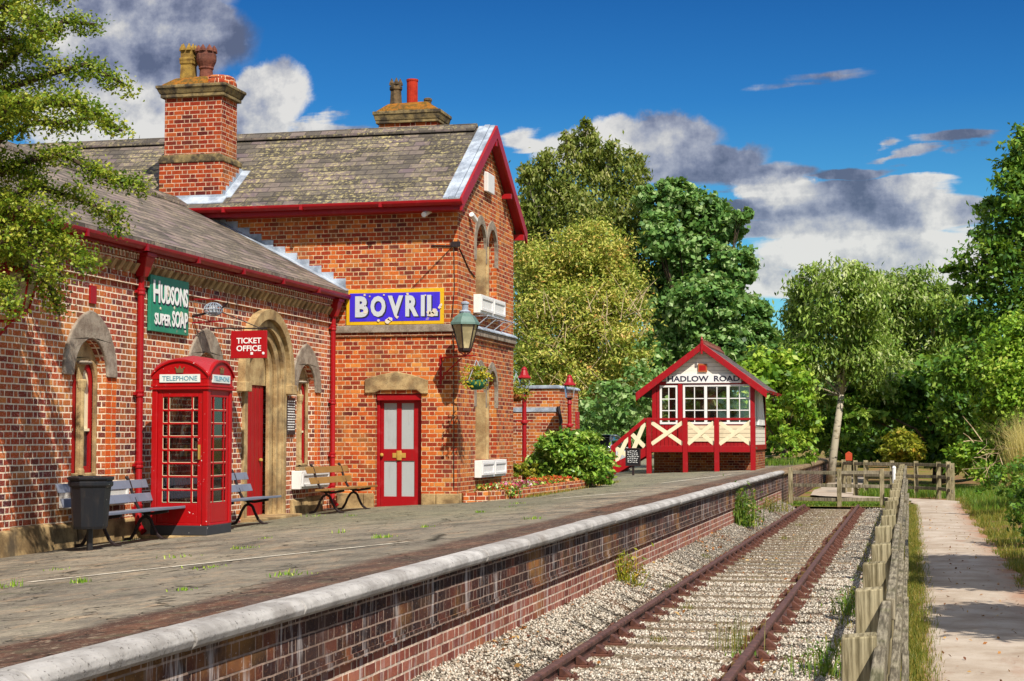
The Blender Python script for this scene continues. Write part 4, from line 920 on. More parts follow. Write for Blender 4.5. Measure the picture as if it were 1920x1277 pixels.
# dome: intersection of two segmental vaults
n = 17; V = []; hw = bw / 2 + .012
def vault(t): Rr = (.21 ** 2 + hw ** 2) / .42; return math.sqrt(max(0, Rr * Rr - (t * hw) ** 2)) - (Rr - .21)
dm = MB(); idx = {}
for j in range(n):
    for i in range(n):
        a, b = -1 + 2 * i / (n - 1), -1 + 2 * j / (n - 1)
        z = rz - .055 + max(vault(a), vault(b)) * .98 + .09 * (1 - max(abs(a), abs(b))) ** .6
        idx[i, j] = len(dm.v); dm.v.append((cxm + a * hw, cym + b * hw, z))
for j in range(n - 1):
    for i in range(n - 1): dm.f.append((idx[i, j], idx[i + 1, j], idx[i + 1, j + 1], idx[i, j + 1]))
dm.build('roof', 'red_roof', ph, smooth=True)
for o0, rt, up, W in (((bx0 + .12, by0 - .004, zt + .09), (1, 0, 0), (0, 0, 1), bw - .24), ((bx1 + .004, by0 + .12, zt + .09), (0, 1, 0), (0, 0, 1), bw - .24)):
    o0 = Vector(o0); rt_v = Vector(rt); nn = rt_v.cross(Vector(up)); s_ = MB()
    s_.quadbox([o0 + rt_v * a + nn * d + Vector((0, 0, z)) for z in (0, .11) for a, d in ((0, -.02), (W, -.02), (W, .008), (0, .008))])
    sp = s_.build('sign_panel', 'signglow', ph)
    text('lettering', 'TELEPHONE', o0 + rt_v * .04 + nn * .008 + Vector((0, 0, .022)), rt, up, W - .08, .066, .003, 'letter_blue', sp, .012)
# embossed crowns
for c, rt in ((Vector((cxm, by0 - .006, rz + .02)), Vector((1, 0, 0))), (Vector((bx1 + .006, cym, rz + .02)), Vector((0, 1, 0)))):
    nn = rt.cross(Vector((0, 0, 1))); cr = MB()
    pts = [(-.05, -.035), (.05, -.035), (.055, .0), (.065, .04), (.03, .012), (.0, .055), (-.03, .012), (-.065, .04), (-.055, 0)]
    b = len(cr.v); m = len(pts)
    for d in (0, .014): cr.v += [tuple(c + rt * u + nn * d + Vector((0, 0, z))) for u, z in pts]
    for i in range(m): cr.f.append((i, (i + 1) % m, m + (i + 1) % m, m + i))
    for t in tessellate_polygon([[Vector((p[0], p[1], 0)) for p in pts]]): cr.f.append(tuple(m + i for i in t))
    for u, z in ((-.065, .045), (0, .062), (.065, .045)): q = c + rt * u + nn * .008; cr.lathe((q.x, q.y, q.z + z - .01), [(.004, -.01), (.011, 0), (.004, .01)], 6)
    cr.build('crown_emblem', 'goldcrown', ph)
# telephone inside
tl = MB().box(cxm - .16, cxm + .2, by1 - .12, by1 - .06, zb + .95, zb + 1.62).box(cxm - .14, cxm + .12, by1 - .26, by1 - .12, zb + 1.12, zb + 1.45).build('telephone', 'black', ph, bevel=.01)
MB().tube([(cxm - .2, by1 - .24, zb + 1.40), (cxm - .225, by1 - .27, zb + 1.3), (cxm - .2, by1 - .24, zb + 1.18)], [.028, .016, .028], 8).build('handset', 'white', tl)
MB().box(cxm - .3, cxm + .3, by1 - .34, by1 - .07, zb + .9, zb + .93).build('shelf', 'red_box', ph)
cl = MB(); 
for i in range(9): cl.quadbox([(cxm - .28 + i * .06, by1 - .36 - .02 * (i % 2), zb + .45), (cxm - .22 + i * .06, by1 - .36 - .02 * ((i + 1) % 2), zb + .45), (cxm - .22 + i * .06, by1 - .3, zb + .45), (cxm - .28 + i * .06, by1 - .3, zb + .45), (cxm - .28 + i * .06, by1 - .36, zb + .89), (cxm - .22 + i * .06, by1 - .36, zb + .89), (cxm - .22 + i * .06, by1 - .3, zb + .89), (cxm - .28 + i * .06, by1 - .3, zb + .89)])
cl.build('curtain', 'cloth', ph)
for (y, z, w, h, mt) in ((by0 + .25, zb + 1.45, .2, .16, 'paper'), (by0 + .27, zb + 1.22, .22, .18, 'paper_y'), (by0 + .24, zb + 1.0, .16, .16, 'paper'), (by0 + .42, zb + .75, .2, .2, 'paper'), (by0 + .3, zb + .55, .18, .12, 'paper_y')):
    MB().box(bx1 - .066, bx1 - .062, y, y + w, z, z + h).build('leaflet', mt, ph)
for i in range(7):
    x = cxm - .24 + i * .075; MB().box(x, x + rnd.uniform(.03, .06), by1 - .3, by1 - .1, zb + .932, zb + .932 + rnd.uniform(.14, .22)).build('book', ('paper', 'paper_y', 'cloth', 'cream')[i % 4], ph)

# ------------------------------------------------------------------ benches and bin
def bench(y0, y1, ylegs, slat, label, xb=-10.22):
    z0 = plat(xb + .3, (y0 + y1) / 2) - .005; b = thing('bench', label, 'bench', (xb + .25, (y0 + y1) / 2, z0), 'platform benches with cast iron legs')
    s_ = slat
    for (xa, xc, za, zc) in ((xb + .17, xb + .41, .43, .44), (xb + .42, xb + .60, .442, .455)): MB().quadbox([(xa, y0, z0 + za - .035), (xc, y0, z0 + zc - .035), (xc, y1, z0 + zc - .035), (xa, y1, z0 + za - .035), (xa, y0, z0 + za), (xc, y0, z0 + zc), (xc, y1, z0 + zc), (xa, y1, z0 + za)]).build('seat_slat', s_, b, bevel=.006)
    for (xa, za) in ((xb + .09, .52), (xb + .02, .70)): MB().quadbox([(xa, y0, z0 + za), (xa + .03, y0, z0 + za), (xa + .03, y1, z0 + za), (xa, y1, z0 + za), (xa - .04, y0, z0 + za + .11), (xa - .01, y0, z0 + za + .11), (xa - .01, y1, z0 + za + .11), (xa - .04, y1, z0 + za + .11)]).build('back_slat', s_, b, bevel=.006)
    for yl in ylegs:
        l = MB(); P = lambda x, z: (xb + x, yl, z0 + z)
        def strip(pts, w):
            for p, q in zip(pts, pts[1:]): l.bar(P(*p), P(*q), .04, w, (0, 1, 0)); 
        strip([(-.06, .015), (.04, .03), (.1, .12), (.14, .22), (.2, .31), (.26, .33)], .035)
        strip([(.26, .33), (.32, .30), (.36, .2), (.42, .09), (.5, .03), (.58, .015)], .035)
        strip([(.14, .4), (.34, .365), (.5, .39), (.58, .405)], .05); strip([(.26, .34), (.22, .4)], .05)
        strip([(.17, .4), (.11, .5), (.06, .62), (.0, .80), (-.03, .845)], .035)
        l.lathe(P(-.03, .845), [(.01, -.025), (.028, -.01), (.028, .01), (.01, .025)], 8)
        l.build('leg_frame', 'iron', b, bevel=.008)
    return b
bench(18.55, 21.0, (19.15, 20.5), 'slat_grey', 'grey slatted bench between the litter bin and the red telephone box')
bench(22.2, 24.55, (22.7, 24.05), 'slat_grey', 'grey slatted bench behind the telephone box beside the ticket office doorway')
bench(27.0, 29.15, (27.35, 28.8), 'slat_brown', 'brown wooden slatted bench in the corner below the narrow drainpipe', -10.14)
bp = PZ(168, 1033, plat(-9.8, 18.7)); bzz = plat(bp.x, bp.y)
bn = thing('litter_bin', 'black tapered litter bin on a single post by the grey bench', 'bin', (bp.x, bp.y, bzz))
MB().tube([(bp.x, bp.y, bzz - .02), (bp.x, bp.y, bzz + .36)], .038, 10).build('post', 'black', bn)
MB().lathe((bp.x, bp.y, bzz), [(.13, .26), (.205, .27), (.215, .30), (.235, .62), (.25, .77), (.27, .785), (.275, .80), (.275, .83), (.262, .845), (.285, .87), (.285, .89), (.25, .9), (.24, .86), (.23, .80)], 10, .3).build('tub', 'black', bn)
# ------------------------------------------------------------------ window boxes (white troughs under the windows)
def wbox_x(y0, y1, x, z0, z1, dep, label, panels=2, mat='white'):
    t = thing('window_box', label, 'window box', (x + dep / 2, (y0 + y1) / 2, z0), 'white window boxes')
    MB().quadbox([(x + .005, y0, z0), (x + dep * .85, y0, z0), (x + dep * .85, y1, z0), (x + .005, y1, z0), (x + .005, y0, z1), (x + dep, y0, z1), (x + dep, y1, z1), (x + .005, y1, z1)]).build('trough', mat, t, bevel=.008)
    g = MB(); 
    for i in range(panels):
        a = y0 + (y1 - y0) * i / panels + .05; b = y0 + (y1 - y0) * (i + 1) / panels - .05
        g.plate([(a, z0 + .05), (b, z0 + .05), (b, z1 - .04), (a, z1 - .04)], [[(a + .04, z0 + .09), (b - .04, z0 + .09), (b - .04, z1 - .08), (a + .04, z1 - .08)]], 'x', x + dep * .8, x + dep + .012)
    g.build('moulding', 'offwhite', t); return t
wbox_x(19.3, 20.9, XW, .93, 1.24, .2, 'white window box half hidden behind the black litter bin', 1)
wbox_x(27.5, 28.95, XW, .92, 1.24, .2, 'white window box above the brown wooden bench', 1)
wl0, wl1 = yq(889, 880), yq(936, 880)
wbox_x(wl0, wl1, XT, PX(900, 895, XT).z, PX(900, 863, XT).z, .16, 'white window box low on the gable wall above the flower bed')
ub = wbox_x(yq(887, 570), yq(934, 570), XT, PX(900, 590, XT).z, PX(900, 556, XT).z, .16, 'white window box high under the upstairs window above the lantern')
br_ = MB(); z_ = PX(900, 594, XT).z
for y in (31.0, 31.7, 32.4, 33.0): br_.tube([(XT, y, z_ - .25), (XT + .3, y, z_ - .02), (XT, y, z_ - .02)], .012, 5)
br_.tube([(XT + .3, 30.9, z_ - .02), (XT + .3, 33.4, z_ - .02)], .012, 5); br_.build('wire_bracket', 'lead', ub)

# ------------------------------------------------------------------ signs on the walls
s1 = thing('enamel_sign', 'square green enamel sign with white lettering above the telephone box', 'sign', (XW + .06, 22.4, 3.3))
MB().box(XW + .02, XW + .065, 21.73, 23.03, 3.36, 4.17).build('plate', 'greensign', s1, bevel=.006)
for st, y0, y1, z0, z1 in (('H', 21.81, 22.03, 3.78, 4.10), ('UDSONS', 22.06, 22.98, 3.78, 4.06), ('SUPER', 21.86, 22.40, 3.46, 3.63), ('SOAP', 22.44, 22.98, 3.46, 3.70)):
    text('lettering_shadow', st, (XW + .066, y0 + .03, z0 - .025), (0, 1, 0), (0, 0, 1), y1 - y0, z1 - z0, .003, 'letter_dark', s1, .03)
    text('lettering', st, (XW + .071, y0, z0), (0, 1, 0), (0, 0, 1), y1 - y0, z1 - z0, .004, 'letter', s1, .03)
for (y, z, r) in ((22.28, 4.0, .04), (22.3, 3.93, .03), (22.75, 3.66, .035), (22.05, 3.7, .02), (22.52, 3.74, .02), (22.9, 3.42, .02)):
    pts = [(y + r * rnd.uniform(.5, 1.1) * math.cos(6.283 * i / 8), z + r * rnd.uniform(.6, 1.4) * math.sin(6.283 * i / 8)) for i in range(8)]; MB().prism(pts, 'x', XW + .06, XW + .0765).build('chipped_patch', 'chip', s1)
s2 = thing('enamel_sign', 'wide blue enamel sign with grey lettering and yellow border on the tower wall', 'sign', (-9.4, YT - .03, 3.95))
MB().box(-10.37, -8.45, YT - .05, YT - .012, 3.957, 4.63).build('border', 'yellow', s2, bevel=.005)
MB().box(-10.30, -8.52, YT - .056, YT - .05, 4.025, 4.56).build('panel', 'blue', s2)
lx = -10.19
for ch, w in zip('BOVRIL', (.26, .30, .30, .26, .075, .21)):
    text('lettering_shadow', ch, (lx + .025, YT - .057, 4.085), (1, 0, 0), (0, 0, 1), w, .40, .003, 'letter_dark', s2, .05)
    text('lettering', ch, (lx, YT - .062, 4.105), (1, 0, 0), (0, 0, 1), w, .40, .004, 'letter_grey', s2, .05); lx += w + .045
for x, z, r in ((-8.68, 4.14, .075), (-8.62, 4.19, .06), (-8.73, 4.17, .05), (-8.52, 4.27, .035), (-8.50, 4.31, .03), (-9.5, 4.06, .05), (-9.54, 4.03, .06), (-9.72, 4.04, .03), (-9.36, 4.1, .035), (-9.9, 4.5, .02), (-10.0, 4.53, .025), (-9.15, 4.53, .03), (-8.8, 4.5, .018), (-9.62, 4.52, .02), (-9.98, 4.2, .045)):
    m = 9; pts = [(x + r * rnd.uniform(.6, 1.2) * math.cos(6.283 * i / m), z + r * rnd.uniform(.5, 1.1) * math.sin(6.283 * i / m)) for i in range(m)]; MB().prism(pts, 'y', YT - .0685, YT - .055).build('chipped_patch', 'chip', s2)
s3 = thing('hanging_sign', 'small red hanging sign with white lettering projecting beside the arched doorway', 'sign', (-10, 24.2, 3.05))
tz0, tz1 = 3.065, 3.495; tx0, tx1 = -10.29, -9.69
MB().box(tx0, tx1, 24.05, 24.085, tz0, tz1).build('plate', 'redsign', s3, bevel=.006)
text('lettering', 'TICKET', (tx0 + .10, 24.049, tz1 - .20), (1, 0, 0), (0, 0, 1), .41, .09, .004, 'letter', s3, .02)
text('lettering', 'OFFICE', (tx0 + .10, 24.049, tz0 + .11), (1, 0, 0), (0, 0, 1), .41, .09, .004, 'letter', s3, .02)
MB().box(tx0 + .335, tx0 + .375, 24.045, 24.05, tz0 + .055, tz0 + .095).lathe((tx0 + .545, 24.046, tz0 + .075), [(.004, -.022), (.018, -.016), (.022, 0), (.018, .016), (.004, .022)], 8, 0, 1, .3).build('white_spot', 'letter', s3)
MB().tube([(XW, 24.067, tz1 + .05), (tx1 + .0, 24.067, tz1 + .03)], .012, 6).tube([(XW, 24.067, tz1 + .36), (tx1 - .12, 24.067, tz1 + .04)], .008, 5).tube([(tx0 + .05, 24.067, tz1 - .02), (tx0 + .05, 24.067, tz1 + .05)], .008, 5).tube([(tx1 - .08, 24.067, tz1 - .02), (tx1 - .08, 24.067, tz1 + .04)], .008, 5).build('bracket', 'iron', s3)
nb = thing('notice_board', 'narrow black notice board with rows of white text beside the doorway', 'notice board', (XW + .02, 27.38, 1.9))
ny0, ny1, nz0, nz1 = PX(534, 780, XW).y, PX(550, 780, XW).y, PX(541, 815, XW).z, PX(541, 746, XW).z
MB().box(XW + .006, XW + .04, ny0, ny1, nz0, nz1).build('board', 'black', nb, bevel=.005)
ll = MB(); z = nz1 - .07
while z > nz0 + .06:
    a = ny0 + .04
    while a < ny1 - .06: 
        b = min(ny1 - .04, a + rnd.uniform(.03, .1)); ll.box(XW + .04, XW + .043, a, b, z, z + .02); a = b + .02
    z -= .045
ll.build('notice_text', 'letter', nb)
hp = MB().box(XW + .005, XW + .03, 20.02, 20.19, 3.62, 3.86).build('wall_vent', 'red', None, (XW, 20.1, 3.62)); tag(hp, 'small red painted vent plate on the bricks above the arched window', 'vent')
# caged lamp on wall brackets
cg = thing('caged_lamp', 'grey wire caged lamp on thin red brackets above the telephone box', 'lamp', (XW + .2, 24.05, 3.75))
p0 = PY(400, 580, 23.3); gx, gz = p0.x, p0.z
MB().bar((XW, 23.3, gz + .16), (gx + .12, 23.3, gz + .15), .02, .02).bar((XW, 23.3, gz - .2), (gx + .16, 23.3, gz - .18), .022, .022).bar((XW, 23.3, gz - .1), (gx - .0, 23.3, gz - .19), .014, .014).build('bracket', 'red_dark', cg)
w = MB()
for i in range(8):
    a = math.pi * i / 8; w.tube([(gx + .14 * math.cos(t) * math.cos(a), 23.3 + .14 * math.cos(t) * math.sin(a), gz + .1 * math.sin(t)) for t in [2 * math.pi * j / 16 for j in range(17)]], .007, 4, False)
for zz in (-.05, 0, .05): r = .14 * math.sqrt(1 - (zz / .1) ** 2); w.tube([(gx + r * math.cos(t), 23.3 + r * math.sin(t), gz + zz) for t in [2 * math.pi * j / 14 for j in range(15)]], .007, 4, False)
w.build('wire_cage', 'lead', cg)
MB().lathe((gx, 23.3, gz - .02), [(.03, -.06), (.08, -.02), (.085, .03), (.04, .07)], 10).build('bulb_cover', 'alloy', cg); MB().tube([(gx + .1, 23.3, gz - .02), (gx + .24, 23.3, gz + .1)], .014, 5).tube([(gx - .12, 23.3, gz - .06), (XW, 23.3, gz - .1)], .02, 6).build('arm', 'iron', cg)
# lanterns
def lantern(c, name, label, frame, roofm, bracket, s=1., rot=.5):
    t = thing(name, label, 'lantern', c); x, y, z = c; n = 6
    r0, r1, h = .115 * s, .245 * s, .46 * s
    fr_ = MB()
    for i in range(n):
        a = 2 * math.pi * i / n + rot; b = 2 * math.pi * (i + 1) / n + rot
        fr_.tube([(x + r0 * math.cos(a), y + r0 * math.sin(a), z), (x + r1 * math.cos(a), y + r1 * math.sin(a), z + h)], .014 * s, 5)
        fr_.tube([(x + r1 * math.cos(a), y + r1 * math.sin(a), z + h), (x + r1 * math.cos(b), y + r1 * math.sin(b), z + h)], .016 * s, 5)
    fr_.lathe((x, y, z), [(.05 * s, -.06 * s), (.13 * s, -.03 * s), (.135 * s, .01 * s), (.1 * s, .02 * s)], n, rot)
    fr_.build('frame', frame, t)
    MB().lathe((x, y, z), [(r0 * .97, .02 * s), (r1 * .97, h - .01)], n, rot).build('glass_panes', 'lampglass', t)
    MB().lathe((x, y, z + h), [(r1 * 1.12, -.01), (r1 * 1.1, .03 * s), (.2 * s, .13 * s), (.12 * s, .19 * s), (.085 * s, .22 * s)], n, rot).build('roof', roofm, t)
    v = MB().lathe((x, y, z + h + .2 * s), [(.095 * s, 0), (.11 * s, .03 * s), (.06 * s, .06 * s), (.058 * s, .16 * s), (.075 * s, .17 * s), (.075 * s, .2 * s), (.03 * s, .22 * s)], 12)
    v.build('ventilator', roofm if roofm != 'greenlamp' else 'lead', t)
    bracket(t); return t
lp = PY(872, 655, YT - .62); lc = (lp.x, lp.y, lp.z)
def br1(t):
    b = MB(); x, y, z = lc; a = PY(826, 671, YT - .02)
    za = a.z
    b.tube([(a.x, YT - .0, za), (x, y, za)], .018, 8); b.tube([(x, y, za), (x + .22, y - .06, za)], .014, 6)
    b.tube([(x, y, za), (x, y, z - .05)], .016, 6)
    for sx in (-1, 1): b.tube([(x, y, za + .0), (x + sx * .11, y, za + .08), (x + sx * .13, y, z - .0), (x + sx * .06, y, z - .03)], .011, 5)
    b.tube([(a.x, YT - .0, za - .45), (a.x + .12, YT - .15, za - .3), (x - .1, y + .1, za - .04)], .014, 6)
    b.box(a.x - .02, a.x + .02, YT - .02, YT - .0, za - .5, za + .05); b.build('bracket', 'red', t)
L1 = lantern(lc, 'wall_lantern', 'green topped hexagonal lantern on a red bracket at the tower corner', 'iron', 'greenlamp', br1)
lc2 = (-10.05, 17.3, 3.31)
def br2(t):
    x, y, z = lc2; MB().tube([(XW, y, z - .12), (x, y, z - .12), (x, y, z - .04)], .02, 6).tube([(XW, y, z - .5), (XW + .2, y, z - .4), (x - .1, y, z - .14)], .015, 6).build('bracket', 'red', t)
lantern(lc2, 'wall_lantern', 'red framed lantern on the wall half hidden by the hanging branches', 'red', 'red', br2, .95)
# alarm box, floodlight, camera
q = PX(913, 343, XT); tag(MB().quadbox([(XT + .003, q.y - .28, q.z - .2), (XT + .1, q.y - .28, q.z - .22), (XT + .1, q.y + .25, q.z - .22), (XT + .003, q.y + .25, q.z - .2), (XT + .003, q.y - .28, q.z + .2), (XT + .1, q.y - .28, q.z + .17), (XT + .1, q.y + .25, q.z + .17), (XT + .003, q.y + .25, q.z + .2)]).build('alarm_box', 'offwhite', None, (XT, q.y, q.z), bevel=.015), 'white alarm box high in the gable under the red bargeboards', 'alarm box')
q = PX(880, 409, XT); fl_ = thing('floodlight', 'small white floodlight on the gable wall near the eaves corner', 'floodlight', tuple(q))
MB().tube([(XT, q.y, q.z), (XT + .07, q.y, q.z)], .02, 6).build('bracket', 'offwhite', fl_); MB().tube([(XT + .07, q.y - .1, q.z + .06), (XT + .09, q.y + .14, q.z - .03)], .05, 10).build('head', 'white', fl_)
q = PY(807, 401, YT); cc = thing('security_camera', 'small white security camera on the brick wall below the gutter', 'camera', tuple(q))
MB().tube([(q.x, YT, q.z + .06), (q.x, YT - .1, q.z + .05), (q.x - .01, YT - .16, q.z)], .018, 6).build('arm', 'offwhite', cc); MB().tube([(q.x + .02, YT - .08, q.z + .05), (q.x - .03, YT - .34, q.z - .06)], .05, 10).build('head', 'white', cc)

# ------------------------------------------------------------------ leaves
def leaves(name, P, size, mat, parent=None, loc=(0, 0, 0), outward=None, aspect=.55, droop=0., cl=None, upb=.35, flat=0.):
    n = len(P); P = np.asarray(P, float)
    nr = rng.normal(size=(n, 3))
    if outward is not None: nr = nr + outward * .9
    nr[:, 2] += upb * 2; nr /= np.linalg.norm(nr, axis=1)[:, None]
    t = rng.normal(size=(n, 3)); t[:, 2] -= droop * 2.5; t -= nr * (t * nr).sum(1)[:, None]; t /= np.linalg.norm(t, axis=1)[:, None]
    b = np.cross(nr, t); s = (size * rng.uniform(.65, 1.3, n))[:, None]; w = s * aspect
    bend = nr * s * .18
    V = np.stack([P - t * s, P + b * w - bend * .0, P + t * s, P - b * w - bend * .0], 1); V[:, 0] -= bend; V[:, 2] -= bend
    Fq = np.arange(4 * n).reshape(n, 4); u = rng.random(n); c = u if cl is None else cl
    U = np.repeat(np.stack([u, c], 1), 4, 0)
    return fast_mesh(name, V.reshape(-1, 3), Fq, U, mat, parent, loc)
def clumps(lobes, per, leaves_per, csize=.22, shell=.55):
    """points in leaf clumps spread through ellipsoid lobes -> points, outward dirs, clump value"""
    Ps, Os, Cs = [], [], []
    for (c, r) in lobes:
        c = np.array(c, float); r = np.array(r, float); k = max(4, int(per * (r[0] * r[1] * r[2]) ** (2 / 3)))
        d = rng.normal(size=(k, 3)); d /= np.linalg.norm(d, axis=1)[:, None]
        rad = shell + (1.02 - shell) * rng.random(k) ** .6; q = c + d * r * rad[:, None]
        m = max(3, leaves_per)
        sg = csize * (r[0] * r[1] * r[2]) ** (1 / 3) * rng.uniform(.6, 1.3, k)
        off = rng.normal(size=(k, m, 3)) * sg[:, None, None] * np.array([1, 1, .62])
        Ps.append((q[:, None] + off).reshape(-1, 3)); Os.append(np.repeat(d, m, 0)); Cs.append(np.repeat(rng.random(k), m))
    return np.concatenate(Ps), np.concatenate(Os), np.concatenate(Cs)
def LB(px, py, Y, rx, ry, rd=None):
    s = ppm(Y, px); c = PY(px, py, Y); return (tuple(c), (rx / s, (rd if rd else (rx + ry) / 2) / s, ry / s))
def limbs(mb, base, lobes, r0, seed=0, bend=.4, fork=None):
    rr = random.Random(seed); base = Vector(base); top = max(l[0][2] for l in lobes)
    fk = base + Vector((0, 0, (top - base.z) * .25)) if fork is None else Vector(fork)
    mb.tube([base - Vector((0, 0, .3)), base + (fk - base) * .3, fk], [r0 * 1.35, r0 * 1.05, r0 * .8], 9)
    for c, r in lobes:
        c = Vector(c); m = fk.lerp(c, .5) + Vector((rr.uniform(-bend, bend), rr.uniform(-bend, bend), rr.uniform(0, bend)))
        mb.tube([fk - Vector((0, 0, .05)), m, c, c + (c - m) * .12], [r0 * .32, r0 * .18, r0 * .08, r0 * .02], 6)
        for _ in range(4):
            d = Vector((rr.uniform(-1, 1), rr.uniform(-1, 1), rr.uniform(-.4, 1))); e = c + Vector((d.x * r[0], d.y * r[1], d.z * r[2]))
            mb.tube([m.lerp(c, rr.random()), c.lerp(e, .5) + Vector((0, 0, .1)), e], [r0 * .14, r0 * .08, r0 * .02], 5)
    return mb
def tree(name, label, base, lobes, mat, r0, size, per, lp_, cat='tree', barkm='bark', seed=1, csize=.22, shell=.5, group=None, fork=None, **kw):
    t = thing(name, label, cat, base, group)
    if r0: limbs(MB(), base, lobes, r0, seed, fork=fork).build('trunk', barkm, t, smooth=True)
    P, O, Cc = clumps(lobes, per, lp_, csize, shell)
    leaves('crown' if r0 else 'foliage', P, size, mat, t, base, O, cl=Cc, **kw); return t
# hanging baskets
def basket(c, label, r=.2, hook=.5, mat='lf_bask', pot='wicker', n=900, rr=.3):
    t = thing('hanging_basket', label, 'hanging basket', c); x, y, z = c
    MB().lathe((x, y, z), [(r * .45, -r * .8), (r * .8, -r * .5), (r, 0), (r * .96, .01)], 14).build('pot', pot, t, smooth=True)
    ch = MB()
    for i in range(3): a = 2.1 * i; ch.tube([(x + r * math.cos(a), y + r * math.sin(a), z), (x, y, z + hook)], .007, 4)
    ch.build('chain', 'lead', t)
    P, O, Cc = clumps([((x, y, z + .06), (rr, rr, rr * .62)), ((x, y, z + .16), (rr * .7, rr * .7, rr * .5))], 900, 6, .2, .3)
    leaves('flowers', P, .034, mat, t, c, O, cl=Cc); return t
q = PY(893, 712, YT - .7); basket((q.x, q.y, q.z - .02), 'round hanging basket of yellow flowers below the green topped lantern', .2, .38, pot='greenpot')

# ------------------------------------------------------------------ screen wall, lamp posts, flower bed
SY = 42.; swx = PY(1049, 720, SY).x; swz = PY(1030, 724, SY).z
sw = thing('screen_wall', 'free standing brick screen wall with a pale coping behind the shrub', 'wall', (swx, SY, .5))
MB().box(-14, swx, SY, SY + 2.5, .2, swz - .07).build('brickwork', 'brick_screen', sw)
MB().prism([(-14, swz - .07), (swx + .05, swz - .07), (swx + .05, swz - .02), (swx - .02, swz + .02), (-14, swz + .02)], 'y', SY - .05, SY + 2.55).build('coping', 'lead', sw, bevel=.02)
q0, q1 = PY(962, 764, SY), PY(1044, 772, SY)
MB().box(q0.x, q1.x, SY - .025, SY - .003, q1.z, q0.z).build('lead_strip', 'lead', sw)
MB().tube([(q1.x + .05, SY - .05, q0.z + .02), (q1.x + .12, SY - .05, q0.z - .35), (q1.x + .1, SY - .05, .5)], .045, 8).build('drainpipe', 'iron', sw)
q = PX(1082, 788, swx); tag(MB().box(swx + .003, swx + .03, q.y - .25, q.y + .2, q.z - .23, q.z + .23).build('wall_notice', 'redsign', None, tuple(q)), 'small pinkish red notice on the end of the brick screen wall', 'notice')
def lamp_post(px, Y, label):
    zt = PY(px, 689 if px < 1000 else 704, Y).z; x = PY(px, 800, Y).x; z0 = .45
    t = thing('lamp_post', label, 'lamp post', (x, Y, z0)); zg = zt - .62
    MB().lathe((x, Y, z0), [(.08, 0), (.08, .2), (.055, .25), (.05, zg - z0 - .7), (.085, zg - z0 - .68), (.085, zg - z0 - .64), (.055, zg - z0 - .6), (.05, zg - z0 - .12), (.07, zg - z0 - .1), (.04, zg - z0)], 12).bar((x - .2, Y, zg - .62), (x + .2, Y, zg - .62), .03, .03).build('post', 'red', t)
    MB().lathe((x, Y, zg), [(.05, 0), (.11, .06), (.14, .36)], 8).build('glass_panes', 'clear', t)
    MB().lathe((x, Y, zg + .36), [(.16, 0), (.17, .02), (.11, .08), (.085, .15), (.065, .2), (.075, .21), (.05, .25), (.015, .28)], 12).build('cap', 'red', t); return x, zg
x, zg = lamp_post(983, 37.5, 'red lamp post carrying a hanging basket behind the flower bed')
basket((x - .16, 37.5 - .16, zg - .02), 'brown wicker hanging basket of orange flowers on the red lamp post', .2, .5, 'lf_gold', 'wicker', rr=.34)
lamp_post(1068, 41.2, 'red lamp post half hidden by the shrub at the end of the screen wall')
ed = [(-8.13, 29.9), (-7.72, 30.2), (-7.35, 31.2), (-7.22, 33.5), (-7.15, 36), (-7.15, 38.5), (-7.3, 41.0)]
fb = thing('flower_bed', 'raised flower bed with brick kerb against the end of the tower', 'flower bed', (-7.8, 35, .5)); kb = MB()
for (a, b) in zip(ed, ed[1:]):
    d = Vector((b[0] - a[0], b[1] - a[1], 0)); n = max(1, int(d.length / .23)); d /= n
    for i in range(n):
        p = Vector((*a, 0)) + d * i; z = plat(p.x, p.y); h = .19 + rnd.uniform(-.008, .008); u = d.normalized()
        kb.bar(p + u * .006 + Vector((0, 0, z + h / 2)), p + d - u * .006 + Vector((0, 0, z + h / 2)), .11, h)
kb.build('brick_kerb', 'brick_screen', fb, bevel=.006)
MB().prism([(-8.19, 30.0)] + [(x - .05, y) for x, y in ed[1:]] + [(-11.5, 41.9), (-11.5, 34.6), (-8.19, 34.6)], 'z', .45, .72).build('soil', 'soil', fb)
def strew(n, f): 
    o = []
    while len(o) < n:
        p = f()
        if p is not None: o.append(p)
    return np.array(o)
def fl(ya, yb, xa, xb, za, zb):
    return lambda: (rnd.uniform(xa, xb), rnd.uniform(ya, yb), rnd.uniform(za, zb))
P = strew(5200, fl(30.6, 40, -8.1, -7.3, .70, .92)); tag(leaves('bedding_foliage', P, .045, 'lf_shrub'), 'low green leaves of the bedding plants behind the brick kerb', 'bedding plants', kind='stuff')
P = np.concatenate([strew(600, fl(30.9, 33.8, -7.9, -7.32, .80, .94))]); tag(leaves('pink_flowers', P, .042, 'lf_flower_pink', upb=.8), 'pink and magenta bedding flowers massed behind the brick kerb', 'flowers', kind='stuff')
P = np.concatenate([strew(520, fl(33.4, 36.6, -7.8, -7.22, .80, .98)), strew(200, fl(30.5, 31.8, -8.05, -7.45, .8, .94))]); tag(leaves('orange_flowers', P, .042, 'lf_flower_red', upb=.8), 'orange and red bedding flowers along the brick kerb', 'flowers', kind='stuff')

